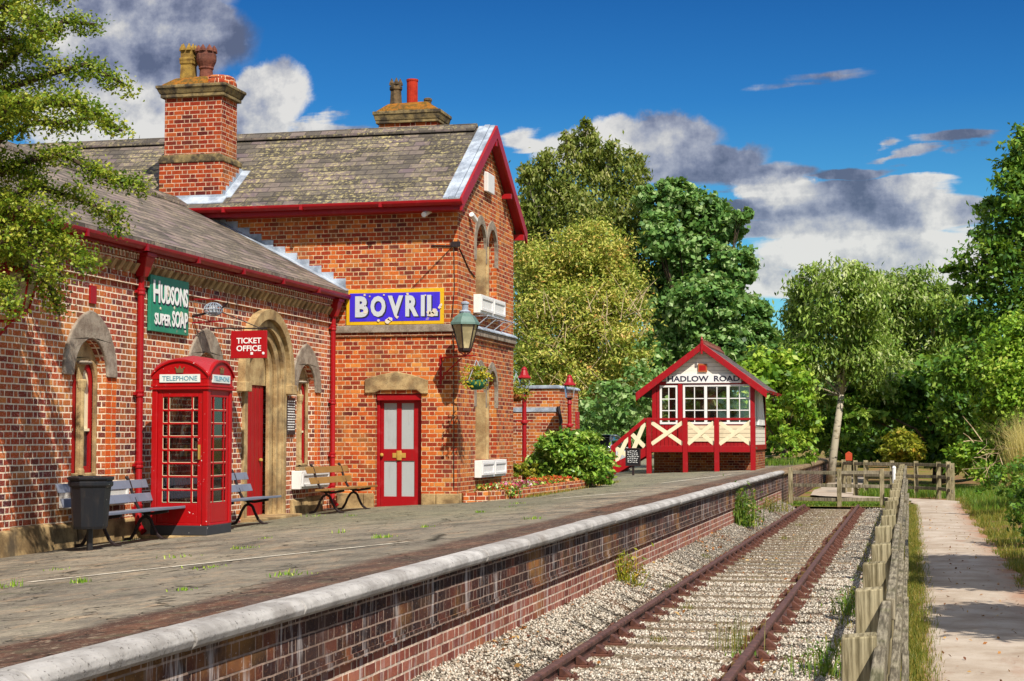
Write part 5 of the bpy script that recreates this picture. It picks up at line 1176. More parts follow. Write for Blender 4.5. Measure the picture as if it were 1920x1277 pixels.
# ------------------------------------------------------------------ signal box
YB, YW2 = 50.53, 51.4
def Q(px, py, y=YB): q = PY(px, py, y); return q.x, q.z
gz0 = plat(-6.2, YB) - .03
xl, _ = Q(1224, 760, YW2); xr, _ = Q(1414, 760, YW2); YE = 55.4
zd = Q(1300, 838)[1]; zw = Q(1300, 795, YW2)[1]; ze = Q(1300, 719, YW2)[1]
sg = thing('signal_box', 'red and white timber signal box with gabled roof and raised veranda', 'signal box', ((xl + xr) / 2, 53, gz0))
MB().box(xl + .02, xr - .02, YW2 + .05, YE, gz0 - .3, zd - .02).build('brick_base', 'brick_box', sg)
# front wall with openings
w1 = [Q(1238, 795, YW2), Q(1270, 723, YW2)]; w2 = [Q(1281.5, 795, YW2), Q(1407.5, 721, YW2)]
op = [[(a[0], a[1]), (b[0], a[1]), (b[0], b[1]), (a[0], b[1])] for a, b in (w1, w2)]
MB().plate([(xl, zd), (xr, zd), (xr, ze + .04), (xl, ze + .04)], op, 'y', YW2, YW2 + .08).build('front_wall', 'clap_red', sg)
x2, z2 = Q(1286, 828, YW2); x3, z3 = Q(1406, 796, YW2)
MB().box(w2[0][0], xr - .12, YW2 - .03, YW2 - .002, z2, z3 - .03).build('front_boarding', 'clap_cream', sg)
def win(o, y0, nx, ny, big, par):
    (xa, za), (xb, zb_) = o; t = .055
    f = MB().plate([(xa - .01, za - .01), (xb + .01, za - .01), (xb + .01, zb_ + .01), (xa - .01, zb_ + .01)], [[(xa + t + (xb - xa) * i / big * 1.0 - (.01 if i else 0), za + t), (xa + (xb - xa) * (i + 1) / big - (t if i == big - 1 else .045), za + t), (xa + (xb - xa) * (i + 1) / big - (t if i == big - 1 else .045), zb_ - t), (xa + t + (xb - xa) * i / big - (.01 if i else 0), zb_ - t)] for i in range(big)], 'y', y0 - .025, y0 + .06)
    f = f.build('window', 'white', par, bevel=.005); g = MB(); w = (xb - xa) / big
    for i in range(big):
        g.box(xa + w * (i + .5) - .011, xa + w * (i + .5) + .016, y0 - .01, y0 + .03, za + t, zb_ - t)
        for j in range(1, ny): z = za + t + (zb_ - za - 2 * t) * j / ny; g.box(xa + w * i + t, xa + w * (i + 1) - t * .8, y0 - .008, y0 + .028, z - .014, z + .014)
    g.build('glazing_bar', 'white', f); MB().box(xa + t * .5, xb - t * .5, y0 + .008, y0 + .014, za + t * .5, zb_ - t * .5).build('pane', 'clear', f)
win(w1, YW2, 1, 3, 1, sg); win(w2, YW2, 3, 3, 3, sg)
# gable and side walls
YR = 51.2; ap = Q(1315, 640, YR); el = Q(1196, 729, YR); er = Q(1434, 727, YR)
mx = (xl + xr) / 2 + .0; slope = (ap[1] - (el[1] + er[1]) / 2) / ((er[0] - el[0]) / 2)
zap = ap[1] - .08; mx = ap[0] + .02
MB().prism([(xl + .002, ze + .042), (xr - .002, ze + .042), (xr - .002, zap - (xr - mx) * slope - .1), (mx, zap - .12), (xl + .002, zap - (mx - xl) * slope - .1)], 'y', YW2 + .003, YW2 + .075).build('gable_boarding', 'clap_white', sg)
v0, v1 = Q(1309, 698, YW2), Q(1326, 682, YW2); vt = MB().box(v0[0], v1[0], YW2 - .05, YW2 - .015, v0[1], v1[1]).build('gable_vent', paint('orange_timber', (.42, .11, .03), .5), sg, bevel=.01)
MB().box(v0[0] + .04, v1[0] - .04, YW2 - .055, YW2 - .049, v0[1] + .05, v1[1] - .05).build('vent_panel', 'amber', vt)
zs0, zs1 = PX(1430, 801, xr).z, PX(1430, 728, xr).z
so = [[(YW2 + .22, zs0), (YE - .25, zs0), (YE - .25, zs1), (YW2 + .22, zs1)]]
MB().plate([(YW2 + .082, zd), (YE, zd), (YE, ze + .0), (YW2 + .082, ze + .0)], so, 'x', xr - .002, xr - .08).build('side_wall', 'clap_white', sg)
sw_ = MB().plate([(YW2 + .215, zs0 - .01), (YE - .245, zs0 - .01), (YE - .245, zs1 + .01), (YW2 + .215, zs1 + .01)], [[(YW2 + .28 + i * 1.2, zs0 + .06), (YW2 + 1.36 + i * 1.2, zs0 + .06), (YW2 + 1.36 + i * 1.2, zs1 - .06), (YW2 + .28 + i * 1.2, zs1 - .06)] for i in range(3)], 'x', xr + .02, xr - .05).build('side_window', 'white', sg)
MB().box(xr - .03, xr - .02, YW2 + .25, YE - .3, zs0 + .03, zs1 - .03).build('pane', 'frost', sw_)
MB().plate([(YW2 + .082, zd), (YE, zd), (YE, ze), (YW2 + .082, ze)], [[(YW2 + .5, zw), (YE - .5, zw), (YE - .5, ze - .2), (YW2 + .5, ze - .2)]], 'x', xl + .002, xl + .08).build('side_wall', 'clap_red', sg)
MB().plate([(xl + .081, zd), (xr - .081, zd), (xr - .081, ze), (xl + .081, ze)], [[(xl + .4, zw), (xr - .4, zw), (xr - .4, ze - .1), (xl + .4, ze - .1)]], 'y', YE - .08, YE).build('back_wall', 'clap_white', sg)
MB().box(xl + .08, xr - .08, YW2 + .08, YE - .08, zd, zd + .05).build('floor', 'sleeper', sg)
MB().box(xl + .6, xr - .5, 53.2, 53.5, zd + .05, zd + 1.2).build('lever_frame', 'iron', sg)
cb = MB()
for x, y in ((xl + .05, YW2 + .02), (xr - .045, YW2 + .02), (xr - .045, YE - .05), (w2[0][0] - .09, YW2 + .0)): cb.box(x - .07, x + .065, y - .06, y + .07, zd, ze)
cb.box(xl, xr + .02, YW2 - .035, YW2 - .001, ze - .035, ze + .06).box(xr + .003, xr + .03, YW2 + .1, YE, zd - .1, zd + .06).build('corner_post', 'red', sg, bevel=.006)
# roof
t = .09
rf = MB().prism([(el[0] - .03, zap - (mx - el[0] + .03) * slope + .02), (mx, zap + .02), (mx, zap - t), (el[0] - .03, zap - (mx - el[0] + .03) * slope - t)], 'y', YR - .0, 56.3).prism([(er[0] + .03, zap - (er[0] + .03 - mx) * slope + .02), (mx + .001, zap + .02), (mx + .001, zap - t), (er[0] + .03, zap - (er[0] + .03 - mx) * slope - t)], 'y', YR - .0, 56.3).build('roof', 'slate_box', sg)
rt_ = MB(); y = YR + .05
while y < 56.2: rt_.prism([(mx - .13, zap - .06), (mx, zap + .06), (mx + .13, zap - .06), (mx + .13, zap - .02), (mx, zap + .1), (mx - .13, zap - .02)], 'y', y, y + .39).prism([(mx - .02, zap + .08), (mx + .02, zap + .08), (mx + .005, zap + .17), (mx - .005, zap + .17)], 'y', y + .12, y + .28); y += .4
rt_.build('ridge_tiles', paint('terracotta_ridge', (.2, .06, .04), .7), rf)
bg = MB()
for e in (el, er):
    s_ = -1 if e is el else 1; x0 = e[0] + s_ * .06; m2 = mx + s_ * .0005; zz = zap - abs(x0 - mx) * slope
    bg.prism([(x0, zz + .03), (m2, zap + .04), (m2, zap - .19), (x0, zz - .23)], 'y', YR - .075, YR - .003)
bg.build('bargeboard', 'red', sg, bevel=.008)
MB().box(mx - .03, mx + .03, YR - .115, YR - .077, zap - .32, zap + .02).lathe((mx, YR - .05, zap), [(.05, 0), (.05, .08), (.02, .1), (.045, .14), (.02, .19), (.005, .26)], 8).build('finial', 'red', sg)
gutter(MB(), (er[0] + .08, YR, zap - (er[0] + .03 - mx) * slope - .02), (er[0] + .08, 56.3, zap - (er[0] + .03 - mx) * slope - .02), .06).build('gutter', 'red', sg)
# veranda
pxs = [Q(p, 840)[0] for p in (1217, 1285, 1344, 1412)]
rz2 = Q(1300, 785)[1]
vd = MB().box(pxs[0] - .05, pxs[-1] + .05, YB + .03, YW2 - .003, zd - .06, zd - .0).build('veranda_deck', 'sleeper', sg)
for x in pxs: MB().box(x - .075, x + .075, YB - .07, YB + .07, gz0 - .1, rz2 + .03).build('veranda_post', 'red', sg, bevel=.008)
for a, b in zip(pxs, pxs[1:]):
    MB().box(a + .076, b - .076, YB - .04, YB + .04, rz2 - .05, rz2 + .02).build('top_rail', 'red', sg, bevel=.006)
    MB().box(a + .076, b - .076, YB - .05, YB + .03, zd - .16, zd + .03).build('bottom_rail', 'red', sg, bevel=.006)
    za, zb2 = zd + .05, rz2 - .08
    mm = ((a + b) / 2, (za + zb2) / 2); br = MB(); h = .12
    for (p, q) in (((a + .08, za), (b - .08, zb2)), ((a + .08, zb2), (b - .08, za))):
        yy = YB - .012 if p[1] == za else YB + .014; br.bar((p[0], yy, p[1] + (h * .3 if p[1] == za else -h * .3)), (q[0], yy, q[1] + (h * .3 if q[1] == za else -h * .3)), .022, h, (0, 0, 1))
    br.build('cross_brace', 'cream', sg, bevel=.004)
# outside stair
st0 = Q(1150, 880); st1 = Q(1211, 845); nw = Q(1150, 838)
stt = MB().prism([(st0[0] - .05, st0[1] - .08), (st0[0] + .16, st0[1] - .1), (st1[0] + .02, st1[1] - .15), (st1[0] + .02, st1[1] + .12), (st0[0] - .05, st0[1] + .16)], 'y', YB - .03, YB + .03).prism([(st0[0] - .05, st0[1] - .08), (st0[0] + .16, st0[1] - .1), (st1[0] + .02, st1[1] - .15), (st1[0] + .02, st1[1] + .12), (st0[0] - .05, st0[1] + .16)], 'y', YB + .86, YB + .9).build('stair_stringer', 'red', sg)
tr = MB()
for i in range(5): f = (i + .5) / 5; tr.box(st0[0] + (st1[0] - st0[0]) * f - .13, st0[0] + (st1[0] - st0[0]) * f + .13, YB + .03, YB + .86, st0[1] + (st1[1] - st0[1]) * f, st0[1] + (st1[1] - st0[1]) * f + .04)
tr.build('stair_tread', 'sleeper', sg)
hr = Q(1211, 786); MB().bar((nw[0], YB, nw[1]), (hr[0], YB, hr[1]), .07, .12).box(nw[0] - .07, nw[0] + .07, YB - .06, YB + .06, gz0 - .05, nw[1] + .05).box((nw[0] + hr[0]) / 2 - .04, (nw[0] + hr[0]) / 2 + .04, YB - .03, YB + .03, (st0[1] + st1[1]) / 2, (nw[1] + hr[1]) / 2).build('stair_rail', 'red', sg, bevel=.006)
for k in (0, 1):
    f0, f1 = .02 + .5 * k + .04, .5 + .5 * k - .04
    lo = lambda f: (st0[0] + (st1[0] - st0[0]) * f, st0[1] + (st1[1] - st0[1]) * f + .14); hi = lambda f: (nw[0] + (hr[0] - nw[0]) * f, nw[1] + (hr[1] - nw[1]) * f - .08)
    a, b, c, d = lo(f0), hi(f1), hi(f0), lo(f1)
    MB().bar((a[0], YB - .012, a[1]), (b[0], YB - .012, b[1]), .022, .13).bar((c[0], YB + .014, c[1]), (d[0], YB + .014, d[1]), .022, .13).build('cross_brace', 'cream', sg, bevel=.004)
# name board
n0, n1 = Q(1249, 719, YW2 - .05), Q(1390, 701, YW2 - .05)
nm = thing('name_board', 'long white station name board with dark capital letters on the cabin gable', 'sign', (n0[0], YW2 - .05, n0[1]))
MB().box(n0[0], n1[0], YW2 - .075, YW2 - .04, n0[1], n1[1]).build('board', 'white', nm, bevel=.006)
text('lettering', 'HADLOW  ROAD', (n0[0] + .05, YW2 - .077, n0[1] + .05), (1, 0, 0), (0, 0, 1), n1[0] - n0[0] - .1, n1[1] - n0[1] - .1, .004, 'letter_dark', nm, .025)
# chalk board on a post
q = PY(1187, 888, 48.6); cbz = plat(q.x, 48.6); c0, c1 = PY(1175, 872, 48.6), PY(1199, 842, 48.6)
ck2 = thing('chalkboard', 'black chalkboard with white scribbles on a post before the red stairs', 'chalkboard', (q.x, 48.6, cbz))
MB().box(c0.x, c1.x, 48.58, 48.62, c0.z, c1.z).build('board', 'black', ck2, bevel=.005)
MB().plate([(c0.x - .03, c0.z - .03), (c1.x + .03, c0.z - .03), (c1.x + .03, c1.z + .03), (c0.x - .03, c1.z + .03)], [[(c0.x + .01, c0.z + .01), (c1.x - .01, c0.z + .01), (c1.x - .01, c1.z - .01), (c0.x + .01, c1.z - .01)]], 'y', 48.565, 48.63).box(q.x - .03, q.x + .03, 48.6, 48.65, cbz - .05, c0.z).build('frame', 'iron', ck2)
sc = MB(); z = c1.z - .06
while z > c0.z + .05:
    x = c0.x + .03
    while x < c1.x - .06:
        w = rnd.uniform(.02, .07); sc.bar((x, 48.577, z + rnd.uniform(-.015, .015)), (x + w, 48.577, z + rnd.uniform(-.015, .015)), .006, .014); x += w + .02
    z -= .055
sc.build('chalk_text', 'letter', ck2)

# ------------------------------------------------------------------ parked car, seen from behind
cxx = PY(1130, 820, 64).x; cy0 = 62.; cz0 = .45
car = thing('parked_car', 'pale silver car parked beyond the shrub and the red stairs', 'car', (cxx, cy0 + 2, cz0))
def loft(secs, name, mat, parent, smooth=True):
    mb = MB(); n = len(secs[0][1]); 
    for y, pr in secs: mb.v += [(cxx + x, cy0 + y, cz0 + z) for x, z in pr]
    for a in range(len(secs) - 1):
        for i in range(n): mb.f.append((a * n + i, a * n + (i + 1) % n, (a + 1) * n + (i + 1) % n, (a + 1) * n + i))
    mb.f.append(tuple(range(n))); mb.f.append(tuple(range((len(secs) - 1) * n, len(secs) * n))); return mb.build(name, mat, parent, smooth=smooth)
def bsec(w, z0, z1): return [(-w, z0 + .1), (-w * .9, z0), (w * .9, z0), (w, z0 + .1), (w * 1.02, (z0 + z1) / 2), (w * .96, z1 - .06), (w * .8, z1), (-w * .8, z1), (-w * .96, z1 - .06), (-w * 1.02, (z0 + z1) / 2)]
loft([(0, bsec(.72, .3, .78)), (.08, bsec(.80, .24, .9)), (.6, bsec(.84, .2, .95)), (2.6, bsec(.84, .2, .92)), (3.5, bsec(.82, .2, .84)), (3.95, bsec(.74, .26, .7)), (4.05, bsec(.62, .32, .6))], 'body', 'carpaint', car)
loft([(.12, bsec(.66, .85, .95)), (.42, bsec(.63, .85, 1.40)), (.8, bsec(.62, .85, 1.46)), (2.0, bsec(.62, .85, 1.46)), (2.35, bsec(.63, .85, 1.40)), (3.05, bsec(.7, .82, .9))], 'cabin', 'glass', car)
loft([(.40, bsec(.58, 1.37, 1.445)), (.7, bsec(.60, 1.38, 1.485)), (2.0, bsec(.60, 1.38, 1.485)), (2.3, bsec(.57, 1.37, 1.44))], 'roof', 'carpaint', car)
for sx in (-1, 1):
    MB().tube([(cxx + sx * .66, cy0 + .14, cz0 + .9), (cxx + sx * .60, cy0 + .42, cz0 + 1.4)], .04, 6).tube([(cxx + sx * .68, cy0 + 2.98, cz0 + .88), (cxx + sx * .6, cy0 + 2.33, cz0 + 1.4)], .035, 6).build('pillar', 'carpaint', car)
    MB().box(cxx + sx * .70 - .1, cxx + sx * .70 + .1, cy0 - .0, cy0 + .1, cz0 + .66, cz0 + .86).build('tail_lamp', 'amber', car, bevel=.02)
    MB().box(cxx + sx * .92 - .08, cxx + sx * .92 + .08, cy0 + 2.5, cy0 + 2.6, cz0 + .88, cz0 + 1.0).build('door_mirror', 'carpaint', car, bevel=.02)
    for yy in (.75, 3.2):
        wv = MB(); wv.tube([(cxx + sx * .66, cy0 + yy, cz0 + .3), (cxx + sx * .86, cy0 + yy, cz0 + .3)], .3, 18); wv = wv.build('wheel', 'rubber', car, bevel=.02); MB().tube([(cxx + sx * .855, cy0 + yy, cz0 + .3), (cxx + sx * .868, cy0 + yy, cz0 + .3)], .19, 14).build('rim', 'alloy', wv)
MB().box(cxx - .26, cxx + .26, cy0 - .03, cy0 + .02, cz0 + .5, cz0 + .61).build('number_plate', 'paper_y', car)

# ------------------------------------------------------------------ trees
def LBs(Y, lst, rd=None, jit=1.5):
    o = []
    for l in lst:
        px, py, rx = l[:3]; ry = l[3] if len(l) > 3 else l[2]; o.append(LB(px, py, Y + rnd.uniform(-jit, jit), rx, ry))
    return o
def gp(px, Y, z=.3): p = PY(px, 850, Y); return (p.x, Y, z)
# foreground hawthorn reaching in over the ticket wing
HY = 16.6
def hp(px, py, dy=0): return PY(px, py, HY + dy)
ht = thing('hawthorn_tree', 'leafy hawthorn with overhanging branches in front of the ticket wing', 'tree', (-10.6, 15.2, .35))
tk = MB(); Pl = []; Cl = []
root = Vector((-10.45, 15.4, .2)); fork = Vector((-10.3, 15.6, 2.6))
tk.tube([root, root.lerp(fork, .5) + Vector((.05, 0, 0)), fork], [.2, .16, .13], 10)
spine = [fork, hp(-160, 480), hp(-90, 260), hp(-60, 60), hp(-40, -120)]
tk.tube(spine, [.13, .11, .09, .07, .03], 8)
br_ends = [  # start on spine (px,py), list of way points, spread
    ((-110, 330), [(-20, 150), (60, 70), (120, 40), (182, 46)], 30), ((-80, 200), [(20, 10), (70, -20), (112, 4)], 32), ((-120, 340), [(0, 170), (90, 140), (160, 120), (236, 160)], 26),
    ((-120, 360), [(-10, 220), (80, 190), (150, 200), (228, 245)], 20), ((-120, 380), [(0, 260), (60, 230), (120, 230), (160, 225)], 24), ((-130, 400), [(-20, 330), (60, 300), (120, 290), (190, 330), (272, 352)], 22),
    ((-130, 420), [(-10, 380), (70, 350), (140, 370), (205, 400), (228, 432)], 26), ((-140, 440), [(-10, 420), (60, 430), (120, 450), (172, 500)], 34), ((-150, 470), [(-20, 470), (40, 490), (90, 530), (112, 592)], 26),
    ((-150, 480), [(-40, 500), (0, 540), (20, 580)], 30), ((-90, 240), [(-30, 90), (20, 70), (70, 110)], 34), ((-60, 60), [(-10, 10), (40, 20), (80, 60)], 34), ((-110, 330), [(-40, 260), (10, 210), (50, 180)], 26), ((-140, 430), [(-30, 400), (30, 390), (80, 400), (110, 420)], 34), ((-60, 0), [(0, -60), (60, -40)], 30), ((-100, 300), [(-40, 330), (20, 320), (70, 330)], 20), ((-110, 350), [(-30, 480), (30, 440), (70, 470), (120, 520)], 24)]
sH = ppm(HY, 100)
for (st, way, sp) in br_ends:
    dy = rnd.uniform(-.9, .9); pts = [hp(*st)] + [hp(x, y, dy * (i + 1) / len(way)) for i, (x, y) in enumerate(way)]
    n = len(pts); tk.tube(pts, [.05 * (1 - i / n) + .006 for i in range(n)], 6)
    for i in range(n - 1):
        L_ = (pts[i + 1] - pts[i]).length; m = max(2, int(L_ / .042))
        for j in range(m):
            if i == 0 and j < m * .5: continue
            f = (i + (j + rnd.random()) / m) / (n - 1); p = pts[i].lerp(pts[i + 1], (j + rnd.random()) / m); r = sp / sH * (1.15 - .75 * f) * rnd.uniform(.3, 1.15)
            d = Vector((rnd.gauss(0, 1), rnd.gauss(0, 1), rnd.gauss(0, .8))); d.normalize(); c = p + d * r * 1.25
            if rnd.random() < .3: tk.tube([p, p.lerp(c, .6) + Vector((0, 0, .02)), c], [.008, .005, .003], 4)
            k = int(rnd.uniform(42, 76)); cv = rnd.random()
            for _ in range(k): Pl.append(c + Vector((rnd.gauss(0, .075), rnd.gauss(0, .075), rnd.gauss(0, .055)))); Cl.append(cv)
tk.build('trunk', 'bark', ht, smooth=True)
leaves('crown', np.array([tuple(p) for p in Pl]), .025, 'lf_haw', ht, ht['_o'], cl=np.array(Cl), aspect=.62, upb=.5)

tree('birch_tree', 'tall airy olive green birch rising behind the station gable', gp(1090, 74), LBs(74, [(1095, 285, 38, 44), (1050, 335, 55, 48), (1145, 325, 48, 50), (1010, 400, 45, 60), (1085, 400, 75, 60), (1175, 400, 45, 75), (1195, 310, 14, 22), (1000, 325, 20, 26), (1180, 520, 60, 80), (1030, 520, 60, 80), (985, 480, 24, 70), (1100, 500, 70, 70), (995, 420, 20, 60), (1100, 248, 12, 24), (1062, 268, 12, 22), (1142, 276, 12, 24), (1202, 325, 12, 34), (1022, 312, 14, 30), (985, 335, 12, 30), (1182, 300, 10, 26), (1118, 262, 10, 26), (1208, 380, 14, 40), (975, 420, 12, 50)]), 'lf_birch', .24, .125, 52, 32, droop=1.1, csize=.26, shell=.3, barkm='birchbark', aspect=.42, seed=3)
t2 = tree('ornamental_tree', 'yellowing fine twigged tree with pale stems behind the screen wall', gp(1080, 62), LBs(62, [(1030, 500, 70, 60), (1110, 470, 70, 55), (1000, 590, 45, 70), (1075, 590, 85, 70), (1155, 560, 60, 80), (1030, 670, 70, 50), (1120, 670, 75, 60), (1175, 660, 45, 60), (1090, 720, 90, 30), (985, 670, 30, 50), (1190, 720, 36, 36)]), 'lf_yel', .16, .085, 96, 40, csize=.22, shell=.3, barkm='twig', aspect=.38, seed=5, droop=.1)
tw = MB(); rr = random.Random(4)
b0 = Vector(gp(1085, 60.5)) + Vector((0, 0, 1.0))
for i in range(110):
    a = PY(rr.uniform(1000, 1205), rr.uniform(560, 760), rr.uniform(59.8, 61.5)); d = Vector((rr.uniform(-.9, .9), rr.uniform(-.3, .3), rr.uniform(.2, 1.1))); e = a + d * rr.uniform(.7, 1.5)
    tw.tube([a, a.lerp(e, .5) + Vector((rr.uniform(-.1, .1), 0, rr.uniform(-.02, .15))), e], [.016, .011, .004], 4)
tw.build('twigs', 'twig', t2)
tree('sycamore_tree', 'dark green sycamore with rounded leaf masses behind the signal box', gp(1320, 72), LBs(72, [(1265, 372, 38, 36), (1315, 398, 44, 40), (1368, 425, 32, 30), (1392, 402, 18, 18), (1238, 440, 36, 46), (1295, 478, 64, 50), (1375, 498, 40, 42), (1245, 555, 44, 55), (1325, 570, 70, 50), (1404, 588, 36, 34), (1262, 640, 56, 44), (1350, 650, 70, 44), (1425, 640, 32, 36), (1300, 700, 60, 40), (1228, 690, 30, 40), (1215, 370, 20, 30), (1400, 690, 40, 40)], jit=2), 'lf_syc', .2, .125, 72, 54, csize=.17, shell=.62, aspect=.8, seed=8)
tree('hedge_tree', 'low yellow green bushy tree just right of the signal box', gp(1470, 66), LBs(66, [(1440, 690, 40, 48), (1480, 690, 40, 52), (1455, 760, 45, 50), (1490, 800, 40, 40), (1410, 730, 30, 60), (1500, 740, 30, 50)]), 'lf_bright', .12, .14, 36, 32, csize=.22, seed=9)
tree('weeping_birch', 'pale green weeping birch with slim white trunk beside the old trackbed', gp(1556, 68, .2), LBs(68, [(1530, 528, 44, 34), (1585, 530, 50, 40), (1510, 590, 34, 60), (1570, 600, 60, 60), (1530, 670, 50, 50), (1605, 675, 55, 45), (1500, 660, 24, 60), (1620, 620, 40, 60), (1500, 730, 30, 50), (1640, 720, 44, 44), (1535, 745, 34, 28), (1495, 600, 24, 50), (1625, 560, 40, 40), (1600, 760, 24, 24)]), 'lf_pale', .15, .115, 60, 38, droop=1.1, csize=.26, shell=.35, barkm='birchbark', aspect=.36, seed=12, fork=tuple(PY(1578, 740, 68)))
tree('weeping_birch', 'broad silvery green birch between the white trunk and the dark trees', gp(1690, 76, .1), LBs(76, [(1650, 545, 48, 40), (1710, 540, 50, 38), (1760, 575, 40, 45), (1670, 610, 70, 55), (1740, 640, 55, 60), (1650, 690, 60, 60), (1720, 710, 60, 55), (1630, 560, 30, 50), (1780, 640, 30, 50), (1620, 620, 40, 50), (1660, 750, 50, 36), (1790, 590, 36, 50), (1815, 650, 40, 60), (1770, 700, 50, 50), (1690, 560, 50, 40), (1640, 640, 50, 50)]), 'lf_pale', .2, .12, 60, 38, droop=.8, csize=.26, shell=.35, barkm='birchbark', aspect=.36, seed=13)
tree('dark_tree', 'deep green shady tree overhanging the path beyond the curving fence', gp(1760, 70, 0), LBs(70, [(1690, 740, 50, 40), (1760, 720, 60, 50), (1810, 770, 50, 60), (1740, 790, 60, 50), (1640, 770, 40, 36), (1750, 850, 50, 24), (1800, 860, 50, 22), (1640, 850, 40, 22), (1790, 840, 50, 40), (1840, 840, 40, 50), (1600, 770, 34, 40)]), 'lf_dark', .25, .17, 36, 34, csize=.2, seed=15)
tree('dark_tree', 'dark understorey tree behind the white birch trunk', gp(1600, 84, 0), LBs(84, [(1580, 790, 60, 50), (1640, 810, 60, 44), (1520, 790, 40, 40), (1700, 800, 60, 40), (1760, 830, 60, 40), (1600, 845, 50, 20), (1680, 848, 50, 20), (1740, 850, 60, 20), (1820, 855, 60, 20)]), 'lf_dark', .2, .16, 24, 26, csize=.22, seed=16)
tree('dark_tree', 'tall dark spiky tree rising at the right of the path', gp(1920, 63, .1), LBs(63, [(1910, 275, 22, 40), (1895, 330, 34, 40), (1912, 370, 40, 50), (1862, 392, 34, 24), (1890, 440, 50, 44), (1835, 440, 24, 14), (1850, 480, 52, 36), (1905, 520, 50, 60), (1828, 530, 44, 28), (1880, 600, 70, 54), (1815, 600, 40, 36), (1790, 510, 30, 12), (1840, 680, 60, 50), (1900, 700, 50, 60), (1790, 690, 40, 40), (1935, 300, 30, 60), (1940, 450, 30, 80), (1945, 620, 30, 80), (1800, 770, 40, 44), (1860, 780, 50, 44)], jit=.9), 'lf_dark', .25, .12, 46, 34, csize=.26, shell=.35, seed=17, aspect=.5, fork=tuple(PY(1925, 650, 63)))
tree('bramble_bush', 'bright leafy bush at the right edge above the grass verge', gp(1900, 58, .2), LBs(57, [(1890, 640, 40, 50), (1865, 700, 40, 44), (1905, 700, 50, 60), (1885, 770, 50, 54), (1930, 770, 50, 70), (1905, 840, 44, 44), (1940, 660, 40, 70), (1862, 820, 30, 36), (1848, 760, 20, 30), (1820, 850, 40, 26), (1870, 880, 50, 24), (1915, 890, 40, 30)], jit=.5), 'lf_bright', 0, .085, 80, 36, cat='bush', csize=.24, seed=18)
tree('bramble_bush', 'low dark bush on the verge at the bend of the path', gp(1860, 40, .1), LBs(40, [(1840, 895, 30, 26), (1880, 905, 36, 30), (1915, 900, 30, 44), (1905, 960, 30, 34), (1930, 1000, 30, 50)], jit=.5), 'lf_dark', 0, .06, 60, 26, cat='bush', csize=.2, seed=19)
dt = thing('dead_branches', 'bare pale fallen branches sticking out of the dark bush by the path', 'dead wood', gp(1860, 41, .2)); dm = MB(); rr = random.Random(3)
for (a, b) in (((1805, 780), (1842, 828)), ((1842, 828), (1806, 828)), ((1806, 812), (1826, 830)), ((1838, 856), (1872, 850)), ((1872, 850), (1880, 872)), ((1826, 858), (1850, 862))):
    p, q = PY(*a, 40.2), PY(*b, 40.2); dm.tube([p, p.lerp(q, .5) + Vector((0, .1, .03)), q], [.006, .01, .012], 5)
for i in range(10):
    p = PY(rr.uniform(1815, 1870), rr.uniform(850, 900), 40.0); dm.tube([p, p + Vector((rr.uniform(-.3, .3), 0, rr.uniform(.1, .3))), p + Vector((rr.uniform(-.5, .5), 0, rr.uniform(.0, .4)))], [.007, .005, .003], 4)
dm.build('branches', 'twig', dt)
tree('bramble_bush', 'dark leafy undergrowth crowding the right edge of the path', gp(1925, 29, .1), LBs(29, [(1935, 960, 34, 50), (1950, 900, 40, 60), (1945, 1040, 34, 40)], jit=.4), 'lf_dark', 0, .05, 150, 30, cat='bush', csize=.22, seed=41)
tree('golden_bush', 'rounded golden green bush behind the curving fence', gp(1690, 60, 0), LBs(60, [(1690, 832, 34, 26), (1668, 850, 24, 18), (1714, 850, 22, 18), (1690, 858, 38, 14)], jit=.3), 'lf_gold', 0, .085, 130, 30, cat='bush', csize=.18, seed=20)
tree('evergreen_bush', 'dark green bush behind the red stairs of the cabin', gp(1180, 58, .4), LBs(58, [(1150, 750, 46, 44), (1195, 740, 34, 60), (1110, 780, 40, 36), (1180, 800, 34, 36), (1215, 700, 20, 60)]), 'lf_syc', 0, .12, 30, 26, cat='bush', csize=.2, seed=21)
tree('evergreen_bush', 'shadowy green bush between the screen wall and the parked car', gp(1110, 66, .4), LBs(66, [(1100, 760, 40, 40), (1130, 800, 50, 34), (1090, 820, 30, 30)]), 'lf_syc', 0, .13, 30, 24, cat='bush', csize=.2, seed=22)
tree('verge_bush', 'leafy green scrub at the foot of the cabin beside the old platform', gp(1480, 60, .6), LBs(60, [(1470, 830, 26, 30), (1505, 850, 28, 18), (1460, 800, 20, 36)]), 'lf_bright', 0, .09, 44, 24, cat='bush', csize=.2, seed=23)
tree('garden_shrub', 'large glossy green shrub in the brick edged flower bed', (-7.8, 37, .7), LBs(37, [(1070, 858, 62, 46), (1032, 868, 40, 40), (1112, 872, 38, 34), (1060, 835, 44, 26), (1025, 838, 22, 24), (1098, 843, 38, 28), (1132, 888, 18, 18)], jit=.3), 'lf_shrub', 0, .07, 260, 34, cat='shrub', csize=.2, seed=24, shell=.55, aspect=.42)
tree('garden_shrub', 'small reddish green plants in the flower bed beside the red lamp post', (-8.0, 35.5, .7), LBs(35.5, [(980, 880, 18, 18), (1000, 885, 14, 14), (966, 885, 10, 14)], jit=.3), 'lf_gold', 0, .05, 260, 26, cat='shrub', csize=.2, seed=25)
